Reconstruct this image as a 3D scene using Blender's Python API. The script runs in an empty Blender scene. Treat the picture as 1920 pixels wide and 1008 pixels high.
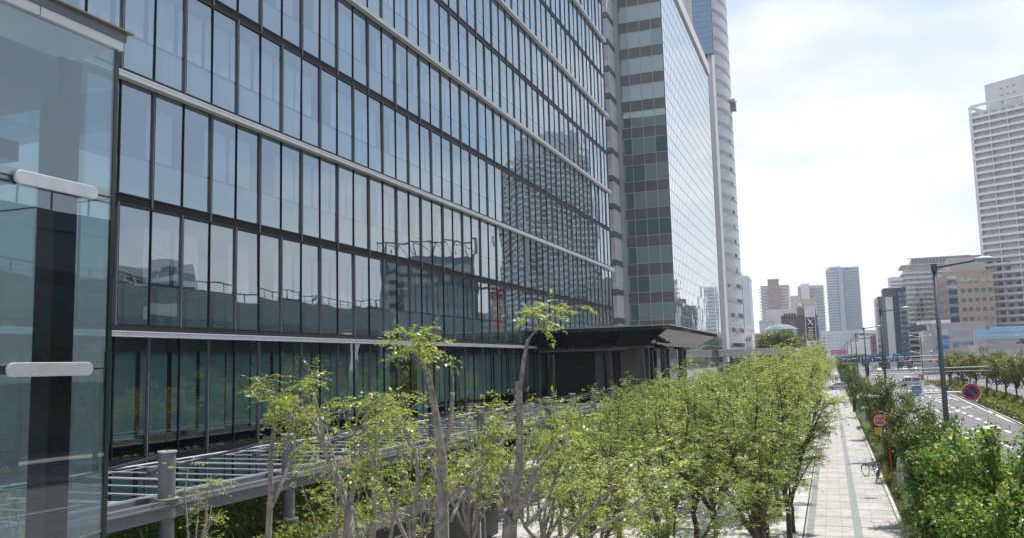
import bpy, math, random
import numpy as np
from mathutils import Vector, Matrix
C = bpy.context.collection
SC = bpy.context.scene
R = math.radians
# ------------------------------------------------------------------ camera
CAMZ, F_PX = 6.7, 1600.0
PITCH, ROLL, YAW = 0.1114, -0.0252, 0.3529
_fw = Vector((-math.sin(YAW) * math.cos(PITCH), math.cos(YAW) * math.cos(PITCH), math.sin(PITCH)))
_r0 = Vector((math.cos(YAW), math.sin(YAW), 0))
_u0 = _r0.cross(_fw)
_rt = _r0 * math.cos(ROLL) + _u0 * math.sin(ROLL)
_up = _u0 * math.cos(ROLL) - _r0 * math.sin(ROLL)
cd = bpy.data.cameras.new('camera')
cam = bpy.data.objects.new('camera', cd)
C.objects.link(cam)
M = Matrix.Identity(4)
for i in range(3):
    M[i][0], M[i][1], M[i][2] = _rt[i], _up[i], -_fw[i]
M[2][3] = CAMZ
cam.matrix_world = M
cd.sensor_width = 36.0
cd.lens = 36.0 * F_PX / 1920
cd.clip_start, cd.clip_end = 0.1, 8000
SC.camera = cam


def at(px, py, Y):
    """point at street depth Y (metres) that lies along a direction measured on site"""
    d = _fw + _rt * ((px - 960) / F_PX) + _up * ((504 - py) / F_PX)
    t = Y / d.y
    return Vector((d.x * t, Y, CAMZ + d.z * t))


# ------------------------------------------------------------------ sky, sun, exposure
SUN_EL, SUN_AZ = 66.0, 30.0
W = bpy.data.worlds.new('World')
SC.world = W
W.use_nodes = True
nt = W.node_tree
nt.nodes.clear()


def nd(t, **k):
    n = nt.nodes.new(t)
    for a, b in k.items():
        setattr(n, a, b)
    return n


def wmath(op, a, b=None, c=None, clamp=False):
    n = nd('ShaderNodeMath', operation=op, use_clamp=clamp)
    for i, v in enumerate((a, b, c)):
        if v is None:
            continue
        if isinstance(v, (int, float)):
            n.inputs[i].default_value = v
        else:
            nt.links.new(v, n.inputs[i])
    return n.outputs[0]


sky = nd('ShaderNodeTexSky', sky_type='NISHITA', sun_disc=False)
sky.sun_elevation, sky.sun_rotation = R(SUN_EL), R(SUN_AZ)
sky.air_density, sky.dust_density, sky.ozone_density = 1.0, 1.5, 1.0
tc = nd('ShaderNodeTexCoord')
sp = nd('ShaderNodeSeparateXYZ')
nt.links.new(tc.outputs['Generated'], sp.inputs[0])
mp = nd('ShaderNodeMapping')
mp.inputs['Scale'].default_value = (1.0, 1.0, 2.6)
mp.inputs['Location'].default_value = (0.35, 0.1, 0.35)
nt.links.new(tc.outputs['Generated'], mp.inputs[0])
nz = nd('ShaderNodeTexNoise')
nz.inputs['Scale'].default_value = 2.3
nz.inputs['Detail'].default_value = 9
nz.inputs['Roughness'].default_value = 0.52
nt.links.new(mp.outputs[0], nz.inputs['Vector'])
# cloud banks low down the street, clearer blue higher up and to the right
bias = wmath('MULTIPLY', wmath('SUBTRACT', 0.34, sp.outputs['Z']), 0.95)
bias = wmath('ADD', bias, wmath('MULTIPLY', sp.outputs['X'], -0.24))
low = wmath('SUBTRACT', 1.0, wmath('MULTIPLY', sp.outputs['Z'], 3.2), clamp=True)
dens = wmath('ADD', wmath('ADD', nz.outputs[0], bias), wmath('MULTIPLY', low, 0.10))
cl = wmath('MULTIPLY', wmath('SUBTRACT', dens, 0.49), 5.0, clamp=True)
cl = wmath('MAXIMUM', cl, wmath('MULTIPLY', wmath('SUBTRACT', 1.0, wmath('MULTIPLY', sp.outputs['Z'], 4.5), clamp=True), 0.75))
nz2 = nd('ShaderNodeTexNoise')
nz2.inputs['Scale'].default_value = 5.0
nz2.inputs['Detail'].default_value = 6
nt.links.new(mp.outputs[0], nz2.inputs['Vector'])
ramp = nd('ShaderNodeValToRGB')
ramp.color_ramp.elements[0].position, ramp.color_ramp.elements[0].color = 0.3, (6.6, 6.85, 7.2, 1)
ramp.color_ramp.elements[1].position, ramp.color_ramp.elements[1].color = 0.62, (7.7, 7.75, 7.8, 1)
nt.links.new(nz2.outputs[0], ramp.inputs[0])
mx = nd('ShaderNodeMix', data_type='RGBA')
nt.links.new(cl, mx.inputs[0])
veil = nd('ShaderNodeMix', data_type='RGBA')      # thin high veil over the blue
veil.inputs[0].default_value = 0.55
nt.links.new(sky.outputs[0], veil.inputs[6])
veil.inputs[7].default_value = (5.6, 6.4, 7.4, 1)
nt.links.new(veil.outputs[2], mx.inputs[6])
nt.links.new(ramp.outputs[0], mx.inputs[7])
bg = nd('ShaderNodeBackground')
bg.inputs[1].default_value = 0.1
nt.links.new(mx.outputs[2], bg.inputs[0])
wo = nd('ShaderNodeOutputWorld')
nt.links.new(bg.outputs[0], wo.inputs[0])

sd = bpy.data.lights.new('sun', 'SUN')
sd.energy, sd.angle, sd.color = 3.8, R(0.5), (1.0, 0.955, 0.89)
so = bpy.data.objects.new('sun', sd)
C.objects.link(so)
_sv = Vector((math.cos(R(SUN_EL)) * math.sin(R(SUN_AZ)), math.cos(R(SUN_EL)) * math.cos(R(SUN_AZ)), math.sin(R(SUN_EL))))
so.rotation_euler = _sv.to_track_quat('Z', 'Y').to_euler()
so.location = (0, 0, 150)

SC.view_settings.view_transform = 'Standard'
SC.view_settings.look = 'None'
SC.view_settings.exposure = 0.6
SC.view_settings.gamma = 1.0
SC.render.engine = 'CYCLES'
cy = SC.cycles
cy.max_bounces, cy.diffuse_bounces, cy.glossy_bounces, cy.transmission_bounces = 8, 2, 4, 4
cy.transparent_max_bounces, cy.volume_bounces = 12, 0
cy.use_denoising = True
cy.caustics_reflective = cy.caustics_refractive = False
cy.sample_clamp_indirect = 6.0


# ------------------------------------------------------------------ materials
def newmat(name):
    m = bpy.data.materials.new(name)
    m.use_nodes = True
    t = m.node_tree
    return m, t, t.nodes['Principled BSDF'], t.nodes['Material Output']


def mat(name, col, rough=0.6, var=0.12, scale=1.5, metal=0.0, spec=0.5, bump=0.0, bscale=20, detail=5):
    m, t, p, o = newmat(name)
    p.inputs['Roughness'].default_value = rough
    p.inputs['Metallic'].default_value = metal
    p.inputs['Specular IOR Level'].default_value = spec
    geo = t.nodes.new('ShaderNodeNewGeometry')
    if var > 0:
        n = t.nodes.new('ShaderNodeTexNoise')
        n.inputs['Scale'].default_value = scale
        n.inputs['Detail'].default_value = detail
        t.links.new(geo.outputs['Position'], n.inputs['Vector'])
        r = t.nodes.new('ShaderNodeValToRGB')
        r.color_ramp.elements[0].position, r.color_ramp.elements[1].position = 0.32, 0.68
        r.color_ramp.elements[0].color = tuple(c * (1 - var) for c in col) + (1,)
        r.color_ramp.elements[1].color = tuple(min(1, c * (1 + var)) for c in col) + (1,)
        t.links.new(n.outputs[0], r.inputs[0])
        t.links.new(r.outputs[0], p.inputs['Base Color'])
    else:
        p.inputs['Base Color'].default_value = tuple(col) + (1,)
    if bump > 0:
        n = t.nodes.new('ShaderNodeTexNoise')
        n.inputs['Scale'].default_value = bscale
        t.links.new(geo.outputs['Position'], n.inputs['Vector'])
        b = t.nodes.new('ShaderNodeBump')
        b.inputs['Strength'].default_value = bump
        b.inputs['Distance'].default_value = 0.02
        t.links.new(n.outputs[0], b.inputs['Height'])
        t.links.new(b.outputs[0], p.inputs['Normal'])
    return m


def glass(name, tint, base, gain, wav=0.0, wscale=0.7, gcol=(1, 1, 1), opaque=None):
    """coated architectural glazing: mirror-like coat over a tinted clear (or opaque) pane"""
    m = bpy.data.materials.new(name)
    m.use_nodes = True
    t = m.node_tree
    t.nodes.clear()
    o = t.nodes.new('ShaderNodeOutputMaterial')
    mixs = t.nodes.new('ShaderNodeMixShader')
    g = t.nodes.new('ShaderNodeBsdfGlossy')
    g.inputs['Roughness'].default_value = 0.0
    g.inputs['Color'].default_value = tuple(gcol) + (1,)
    if opaque:
        tr = t.nodes.new('ShaderNodeBsdfDiffuse')
        tr.inputs[0].default_value = tuple(opaque) + (1,)
    else:
        tr = t.nodes.new('ShaderNodeBsdfTransparent')
        tr.inputs[0].default_value = tuple(tint) + (1,)
    fr = t.nodes.new('ShaderNodeFresnel')
    fr.inputs[0].default_value = 1.5
    ma = t.nodes.new('ShaderNodeMath')
    ma.operation = 'MULTIPLY_ADD'
    ma.use_clamp = True
    ma.inputs[1].default_value, ma.inputs[2].default_value = gain, base
    t.links.new(fr.outputs[0], ma.inputs[0])
    gf = t.nodes.new('ShaderNodeNewGeometry')
    ior = t.nodes.new('ShaderNodeMath')
    ior.operation = 'MULTIPLY_ADD'
    ior.inputs[1].default_value, ior.inputs[2].default_value = 1 / 1.5 - 1.5, 1.5
    t.links.new(gf.outputs['Backfacing'], ior.inputs[0])
    t.links.new(ior.outputs[0], fr.inputs[0])
    if wav > 0:
        geo = t.nodes.new('ShaderNodeNewGeometry')
        n = t.nodes.new('ShaderNodeTexNoise')
        n.inputs['Scale'].default_value = wscale
        n.inputs['Detail'].default_value = 1
        t.links.new(geo.outputs['Position'], n.inputs['Vector'])
        b = t.nodes.new('ShaderNodeBump')
        b.inputs['Strength'].default_value = 1.0
        b.inputs['Distance'].default_value = wav
        t.links.new(n.outputs[0], b.inputs['Height'])
        t.links.new(b.outputs[0], g.inputs['Normal'])
    t.links.new(ma.outputs[0], mixs.inputs[0])
    t.links.new(tr.outputs[0], mixs.inputs[1])
    t.links.new(g.outputs[0], mixs.inputs[2])
    t.links.new(mixs.outputs[0], o.inputs[0])
    return m


def stripes(name, c1, c2, per, axis=2, duty=0.5, rough=0.6):
    m, t, p, o = newmat(name)
    geo = t.nodes.new('ShaderNodeNewGeometry')
    s = t.nodes.new('ShaderNodeSeparateXYZ')
    t.links.new(geo.outputs['Position'], s.inputs[0])
    a = t.nodes.new('ShaderNodeMath'); a.operation = 'DIVIDE'; a.inputs[1].default_value = per
    t.links.new(s.outputs[axis], a.inputs[0])
    b = t.nodes.new('ShaderNodeMath'); b.operation = 'FRACT'
    t.links.new(a.outputs[0], b.inputs[0])
    c = t.nodes.new('ShaderNodeMath'); c.operation = 'GREATER_THAN'; c.inputs[1].default_value = duty
    t.links.new(b.outputs[0], c.inputs[0])
    x = t.nodes.new('ShaderNodeMix'); x.data_type = 'RGBA'
    t.links.new(c.outputs[0], x.inputs[0])
    x.inputs[6].default_value = tuple(c1) + (1,)
    x.inputs[7].default_value = tuple(c2) + (1,)
    t.links.new(x.outputs[2], p.inputs['Base Color'])
    p.inputs['Roughness'].default_value = rough
    return m


def tiles(name, c1, c2, mortar, bw, bh, msize, off=0.0, plane='xy', var=0.5, rough=0.75, nvar=0.1):
    """tile or paver pattern: a brick texture in world metres, dirtied by noise"""
    m, t, p, o = newmat(name)
    geo = t.nodes.new('ShaderNodeNewGeometry')
    s = t.nodes.new('ShaderNodeSeparateXYZ')
    t.links.new(geo.outputs['Position'], s.inputs[0])
    cb = t.nodes.new('ShaderNodeCombineXYZ')
    ax = {'xy': (0, 1), 'xz': (0, 2), 'yz': (1, 2)}[plane]
    t.links.new(s.outputs[ax[0]], cb.inputs[0])
    t.links.new(s.outputs[ax[1]], cb.inputs[1])
    b = t.nodes.new('ShaderNodeTexBrick')
    b.offset = off
    b.inputs['Color1'].default_value = tuple(c1) + (1,)
    b.inputs['Color2'].default_value = tuple(c2) + (1,)
    b.inputs['Mortar'].default_value = tuple(mortar) + (1,)
    b.inputs['Scale'].default_value = 1.0
    b.inputs['Mortar Size'].default_value = msize
    b.inputs['Brick Width'].default_value = bw
    b.inputs['Row Height'].default_value = bh
    t.links.new(cb.outputs[0], b.inputs['Vector'])
    n = t.nodes.new('ShaderNodeTexNoise')
    n.inputs['Scale'].default_value = 0.6
    n.inputs['Detail'].default_value = 7
    n.inputs['Roughness'].default_value = 0.65
    t.links.new(geo.outputs['Position'], n.inputs['Vector'])
    mr = t.nodes.new('ShaderNodeMapRange')
    mr.inputs[1].default_value, mr.inputs[2].default_value = 0.3, 0.7
    mr.inputs[3].default_value, mr.inputs[4].default_value = 1 - nvar, 1 + nvar
    t.links.new(n.outputs[0], mr.inputs[0])
    mm = t.nodes.new('ShaderNodeMix'); mm.data_type = 'RGBA'; mm.blend_type = 'MULTIPLY'
    mm.inputs[0].default_value = 1.0
    n2 = t.nodes.new('ShaderNodeTexNoise')
    n2.inputs['Scale'].default_value = 2.7
    n2.inputs['Detail'].default_value = 4
    t.links.new(geo.outputs['Position'], n2.inputs['Vector'])
    m2 = t.nodes.new('ShaderNodeMapRange')
    m2.inputs[1].default_value, m2.inputs[2].default_value = 0.60, 0.72
    m2.inputs[3].default_value, m2.inputs[4].default_value = 1.0, 1 - 1.3 * nvar
    t.links.new(n2.outputs[0], m2.inputs[0])
    m3 = t.nodes.new('ShaderNodeMath'); m3.operation = 'MULTIPLY'
    t.links.new(mr.outputs[0], m3.inputs[0])
    t.links.new(m2.outputs[0], m3.inputs[1])
    t.links.new(b.outputs[0], mm.inputs[6])
    t.links.new(m3.outputs[0], mm.inputs[7])
    t.links.new(mm.outputs[2], p.inputs['Base Color'])
    p.inputs['Roughness'].default_value = rough
    return m


def leafmat(name, cols, trans=0.35):
    """thin leaves: each leaf keeps its own colour out of a small range, light passes through"""
    m = bpy.data.materials.new(name)
    m.use_nodes = True
    t = m.node_tree
    t.nodes.clear()
    o = t.nodes.new('ShaderNodeOutputMaterial')
    geo = t.nodes.new('ShaderNodeNewGeometry')
    r = t.nodes.new('ShaderNodeValToRGB')
    while len(r.color_ramp.elements) < len(cols):
        r.color_ramp.elements.new(0.5)
    for i, c in enumerate(cols):
        r.color_ramp.elements[i].position = i / (len(cols) - 1)
        r.color_ramp.elements[i].color = tuple(c) + (1,)
    t.links.new(geo.outputs['Random Per Island'], r.inputs[0])
    d = t.nodes.new('ShaderNodeBsdfPrincipled')
    d.inputs['Roughness'].default_value = 0.38
    d.inputs['Specular IOR Level'].default_value = 0.45
    tl = t.nodes.new('ShaderNodeBsdfTranslucent')
    h = t.nodes.new('ShaderNodeMix'); h.data_type = 'RGBA'; h.blend_type = 'MULTIPLY'
    h.inputs[0].default_value = 1.0
    h.inputs[7].default_value = (1.5, 1.5, 0.7, 1)
    t.links.new(r.outputs[0], h.inputs[6])
    t.links.new(r.outputs[0], d.inputs['Base Color'])
    t.links.new(h.outputs[2], tl.inputs[0])
    x = t.nodes.new('ShaderNodeMixShader')
    x.inputs[0].default_value = trans
    t.links.new(d.outputs[0], x.inputs[1])
    t.links.new(tl.outputs[0], x.inputs[2])
    t.links.new(x.outputs[0], o.inputs[0])
    return m


MT = {}
MT['glassA'] = glass('coated blue glass', (0.54, 0.65, 0.68), 0.29, 0.85, 0.006, 0.55, (0.80, 0.91, 1.0))
MT['glassA0'] = glass('ground floor glass', (0.42, 0.58, 0.58), 0.13, 0.85, 0.005, 0.55, (0.86, 0.94, 1.0))
MT['glassB'] = glass('mirror glass', (0, 0, 0), 0.80, 0.4, 0.012, 0.35, (0.94, 0.98, 1.0), opaque=(0.03, 0.05, 0.055))
MT['glassTeal'] = glass('teal glass', (0, 0, 0), 0.14, 0.8, 0.004, 0.5, opaque=(0.22, 0.30, 0.29))
MT['glassTeal2'] = glass('dark teal glass', (0, 0, 0), 0.16, 0.8, 0.004, 0.5, opaque=(0.09, 0.17, 0.165))
MT['glassFar'] = glass('far window glass', (0, 0, 0), 0.16, 0.9, opaque=(0.06, 0.085, 0.10))
MT['glassBlue'] = glass('blue facade glass', (0, 0, 0), 0.25, 0.8, 0.01, 0.3, (0.8, 0.9, 1.0), opaque=(0.06, 0.12, 0.19))
MT['glassNavy'] = glass('navy facade glass', (0, 0, 0), 0.12, 0.7, 0.01, 0.3, (0.7, 0.85, 1.0), opaque=(0.02, 0.05, 0.10))
MT['glassBal'] = glass('balcony glass', (0, 0, 0), 0.12, 0.6, opaque=(0.42, 0.50, 0.50))
MT['glassClear'] = glass('clear shaft glass', (0.72, 0.82, 0.84), 0.09, 0.9, 0.003, 0.8)
MT['glassRoof'] = glass('canopy glass', (0.42, 0.50, 0.50), 0.27, 1.0, 0.0)
MT['glassCar'] = glass('car glass', (0, 0, 0), 0.1, 1.0, opaque=(0.02, 0.022, 0.025))
MT['glassDrum'] = glass('rotunda glass', (0, 0, 0), 0.14, 0.8, opaque=(0.22, 0.25, 0.24))
MT['glassDome'] = glass('dome glass', (0, 0, 0), 0.10, 0.6, opaque=(0.17, 0.21, 0.21))
MT['glassEdge'] = mat('glass edge', (0.02, 0.035, 0.032), 0.2, 0)
MT['darkmetal'] = mat('dark aluminium', (0.016, 0.016, 0.019), 0.5, 0.15, 2.0, 0.0, 0.2)
MT['fin'] = mat('grey anodised fin', (0.15, 0.152, 0.175), 0.45, 0.10, 1.0, 0.0, 0.3)
MT['louvre'] = stripes('black louvre', (0.006, 0.006, 0.007), (0.030, 0.030, 0.034), 0.085, 2, 0.62, 0.5)
MT['louvre'].node_tree.nodes['Principled BSDF'].inputs['Specular IOR Level'].default_value = 0.08
MT['white'] = mat('white painted metal', (0.72, 0.72, 0.74), 0.45, 0.06, 2.5)
MT['blind'] = stripes('venetian blind', (0.74, 0.77, 0.77), (0.44, 0.48, 0.49), 0.075, 2, 0.55, 0.7)
MT['blind2'] = mat('roller blind', (0.56, 0.59, 0.60), 0.8, 0.06, 0.8)
MT['sill'] = mat('interior sill board', (0.42, 0.45, 0.46), 0.7, 0.05, 0.8)
MT['interior'] = mat('dim interior', (0.10, 0.105, 0.11), 0.9, 0.2, 0.5)
MT['steel'] = mat('dark painted steel', (0.075, 0.08, 0.092), 0.42, 0.14, 3.0, 0.1, bump=0.05)
MT['steelgrey'] = mat('grey painted steel', (0.15, 0.155, 0.175), 0.45, 0.10, 3.0, 0.1)
MT['stainless'] = mat('brushed stainless', (0.62, 0.62, 0.64), 0.42, 0.08, 6.0, 0.75)
MT['pole'] = mat('slate painted pole', (0.085, 0.105, 0.125), 0.45, 0.1, 4.0)
MT['galv'] = mat('galvanised steel', (0.42, 0.44, 0.46), 0.5, 0.12, 5.0, 0.3)
MT['black'] = mat('black', (0.012, 0.012, 0.013), 0.5, 0.1)
MT['portico'] = glass('black canopy panel', (0, 0, 0), 0.025, 0.30, 0.01, 0.4, opaque=(0.013, 0.013, 0.016))
MT['granite'] = mat('black granite', (0.03, 0.03, 0.033), 0.3, 0.25, 6.0)
MT['tileB2'] = tiles('grey facade tile', (0.42, 0.42, 0.44), (0.45, 0.45, 0.47), (0.32, 0.32, 0.34), 0.9, 0.6, 0.012, 0, 'xz', nvar=0.07)
MT['panelB2'] = mat('mauve grey panel', (0.34, 0.335, 0.36), 0.6, 0.06, 0.4)
MT['darkbandB2'] = mat('dark band panel', (0.10, 0.105, 0.125), 0.5, 0.08)
MT['lightB2'] = mat('pale grey panel', (0.55, 0.55, 0.58), 0.55, 0.05, 0.4)
MT['mullB2'] = mat('mullion grey', (0.40, 0.41, 0.42), 0.5, 0.05)
MT['spandrel'] = mat('dark grey spandrel', (0.125, 0.125, 0.132), 0.35, 0.15, 0.25)
MT['panelB3'] = tiles('pale stone panel', (0.47, 0.47, 0.50), (0.50, 0.50, 0.53), (0.36, 0.36, 0.39), 1.8, 1.0, 0.03, 0, 'xz', nvar=0.06)
MT['asphalt'] = mat('asphalt', (0.135, 0.135, 0.14), 0.85, 0.16, 0.5, bump=0.15, bscale=40, detail=9)
MT['asphaltfar'] = mat('old asphalt', (0.20, 0.20, 0.205), 0.85, 0.12, 0.3)
MT['paint'] = mat('road paint', (0.72, 0.72, 0.70), 0.7, 0.16, 3.0)
MT['kerb'] = mat('kerb concrete', (0.46, 0.45, 0.42), 0.8, 0.16, 2.5)
MT['pave'] = tiles('sidewalk paver', (0.40, 0.385, 0.365), (0.35, 0.34, 0.325), (0.25, 0.245, 0.24), 0.6, 0.6, 0.012, 0, 'xy', nvar=0.22)
MT['paveband'] = mat('grey paver band', (0.21, 0.22, 0.22), 0.8, 0.14, 2.0)
MT['tactile'] = tiles('grey guiding strip', (0.20, 0.225, 0.215), (0.225, 0.245, 0.235), (0.16, 0.18, 0.175), 0.3, 0.3, 0.01, 0, 'xy')
MT['plaza'] = tiles('white plaza paver', (0.47, 0.465, 0.455), (0.41, 0.41, 0.40), (0.28, 0.28, 0.28), 0.9, 0.45, 0.015, 0.5, 'xy', nvar=0.2)
MT['soil'] = mat('planting soil', (0.07, 0.055, 0.035), 0.95, 0.35, 3.0, bump=0.5, bscale=12)
MT['bark'] = mat('grey bark', (0.24, 0.215, 0.185), 0.9, 0.38, 14.0, bump=0.7, bscale=40)
MT['barkdark'] = mat('dark bark', (0.09, 0.07, 0.05), 0.9, 0.35, 12.0, bump=0.7, bscale=40)
MT['cut'] = mat('fresh cut wood', (0.66, 0.55, 0.36), 0.8, 0.15, 30.0)
MT['leafY'] = leafmat('yellow green leaves', [(0.085, 0.135, 0.03), (0.19, 0.25, 0.06), (0.32, 0.375, 0.11), (0.52, 0.52, 0.24)], 0.48)
MT['leafY2'] = leafmat('mid green leaves', [(0.055, 0.11, 0.022), (0.125, 0.205, 0.042), (0.215, 0.30, 0.07), (0.40, 0.43, 0.17)], 0.45)
MT['leafYoung'] = leafmat('young leaves', [(0.09, 0.15, 0.03), (0.18, 0.255, 0.05), (0.28, 0.34, 0.08), (0.40, 0.35, 0.13)], 0.45)
MT['leafD'] = leafmat('street tree leaves', [(0.035, 0.075, 0.018), (0.07, 0.14, 0.03), (0.115, 0.20, 0.045), (0.26, 0.19, 0.10)], 0.34)
MT['leafG'] = leafmat('bright green leaves', [(0.05, 0.11, 0.02), (0.12, 0.23, 0.04), (0.19, 0.32, 0.06), (0.36, 0.34, 0.14)], 0.42)
MT['leafDark'] = leafmat('dark evergreen leaves', [(0.05, 0.085, 0.02), (0.095, 0.145, 0.032), (0.16, 0.20, 0.055)], 0.35)
MT['leafM'] = leafmat('olive leaves', [(0.08, 0.11, 0.03), (0.14, 0.17, 0.045), (0.21, 0.22, 0.07), (0.23, 0.16, 0.07)], 0.38)
MT['hedge'] = leafmat('hedge leaves', [(0.08, 0.125, 0.025), (0.15, 0.20, 0.04), (0.22, 0.26, 0.06), (0.26, 0.22, 0.08)], 0.35)
MT['grass'] = leafmat('grass blades', [(0.07, 0.11, 0.025), (0.12, 0.16, 0.035), (0.18, 0.20, 0.06)], 0.3)
MT['litter'] = leafmat('fallen leaves', [(0.16, 0.10, 0.04), (0.22, 0.16, 0.06), (0.14, 0.15, 0.05)], 0.1)
MT['red'] = mat('sign red', (0.50, 0.035, 0.025), 0.4, 0.05)
MT['navy'] = mat('sign navy', (0.018, 0.022, 0.10), 0.4, 0.05)
MT['signwhite'] = mat('sign white', (0.78, 0.78, 0.76), 0.45, 0.03)
MT['signblue'] = mat('sign blue', (0.02, 0.17, 0.52), 0.4, 0.05)
MT['signgreen'] = mat('sign green', (0.02, 0.30, 0.17), 0.4, 0.05)
MT['yellow'] = mat('sign yellow', (0.60, 0.42, 0.06), 0.5, 0.08)
MT['brass'] = mat('dull brass edge', (0.20, 0.18, 0.12), 0.5, 0.1)
MT['ochre'] = mat('faded ochre', (0.46, 0.24, 0.05), 0.5, 0.08)
MT['orange'] = mat('safety orange', (0.75, 0.20, 0.02), 0.5, 0.05)
MT['postred'] = mat('hydrant post red', (0.36, 0.05, 0.035), 0.45, 0.12, 5)
MT['tyre'] = mat('tyre rubber', (0.018, 0.018, 0.018), 0.8, 0.1)
MT['rim'] = mat('wheel rim', (0.45, 0.45, 0.47), 0.35, 0.05, 4, 0.8)
MT['carwhite'] = mat('white car paint', (0.75, 0.75, 0.75), 0.2, 0.03)
MT['carblue'] = mat('sky blue car paint', (0.20, 0.42, 0.74), 0.2, 0.03)
MT['carblack'] = mat('black car paint', (0.02, 0.02, 0.022), 0.15, 0.03)
MT['carsilver'] = mat('silver car paint', (0.45, 0.46, 0.48), 0.25, 0.03, 2, 0.5)
MT['caryellow'] = mat('yellow taxi paint', (0.72, 0.36, 0.03), 0.25, 0.03)
MT['carnavy'] = mat('dark blue car paint', (0.03, 0.06, 0.20), 0.2, 0.03)
MT['lampred'] = mat('tail lamp red', (0.65, 0.03, 0.03), 0.25, 0)
MT['lampwhite'] = mat('headlamp', (0.8, 0.8, 0.78), 0.15, 0)
MT['skin'] = mat('skin', (0.48, 0.30, 0.21), 0.6, 0.05)
MT['hair'] = mat('hair', (0.02, 0.015, 0.012), 0.6, 0.1)


def emit(name, col, s):
    m = bpy.data.materials.new(name)
    m.use_nodes = True
    p = m.node_tree.nodes['Principled BSDF']
    p.inputs['Base Color'].default_value = tuple(col) + (1,)
    p.inputs['Emission Color'].default_value = tuple(col) + (1,)
    p.inputs['Emission Strength'].default_value = s
    return m


MT['sigred'] = emit('lit red signal', (1.0, 0.06, 0.05), 1.2)
MT['taillit'] = emit('lit tail lamp', (1.0, 0.05, 0.05), 0.6)


def mm(*names):
    return [MT[n] if isinstance(n, str) else n for n in names]


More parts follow.
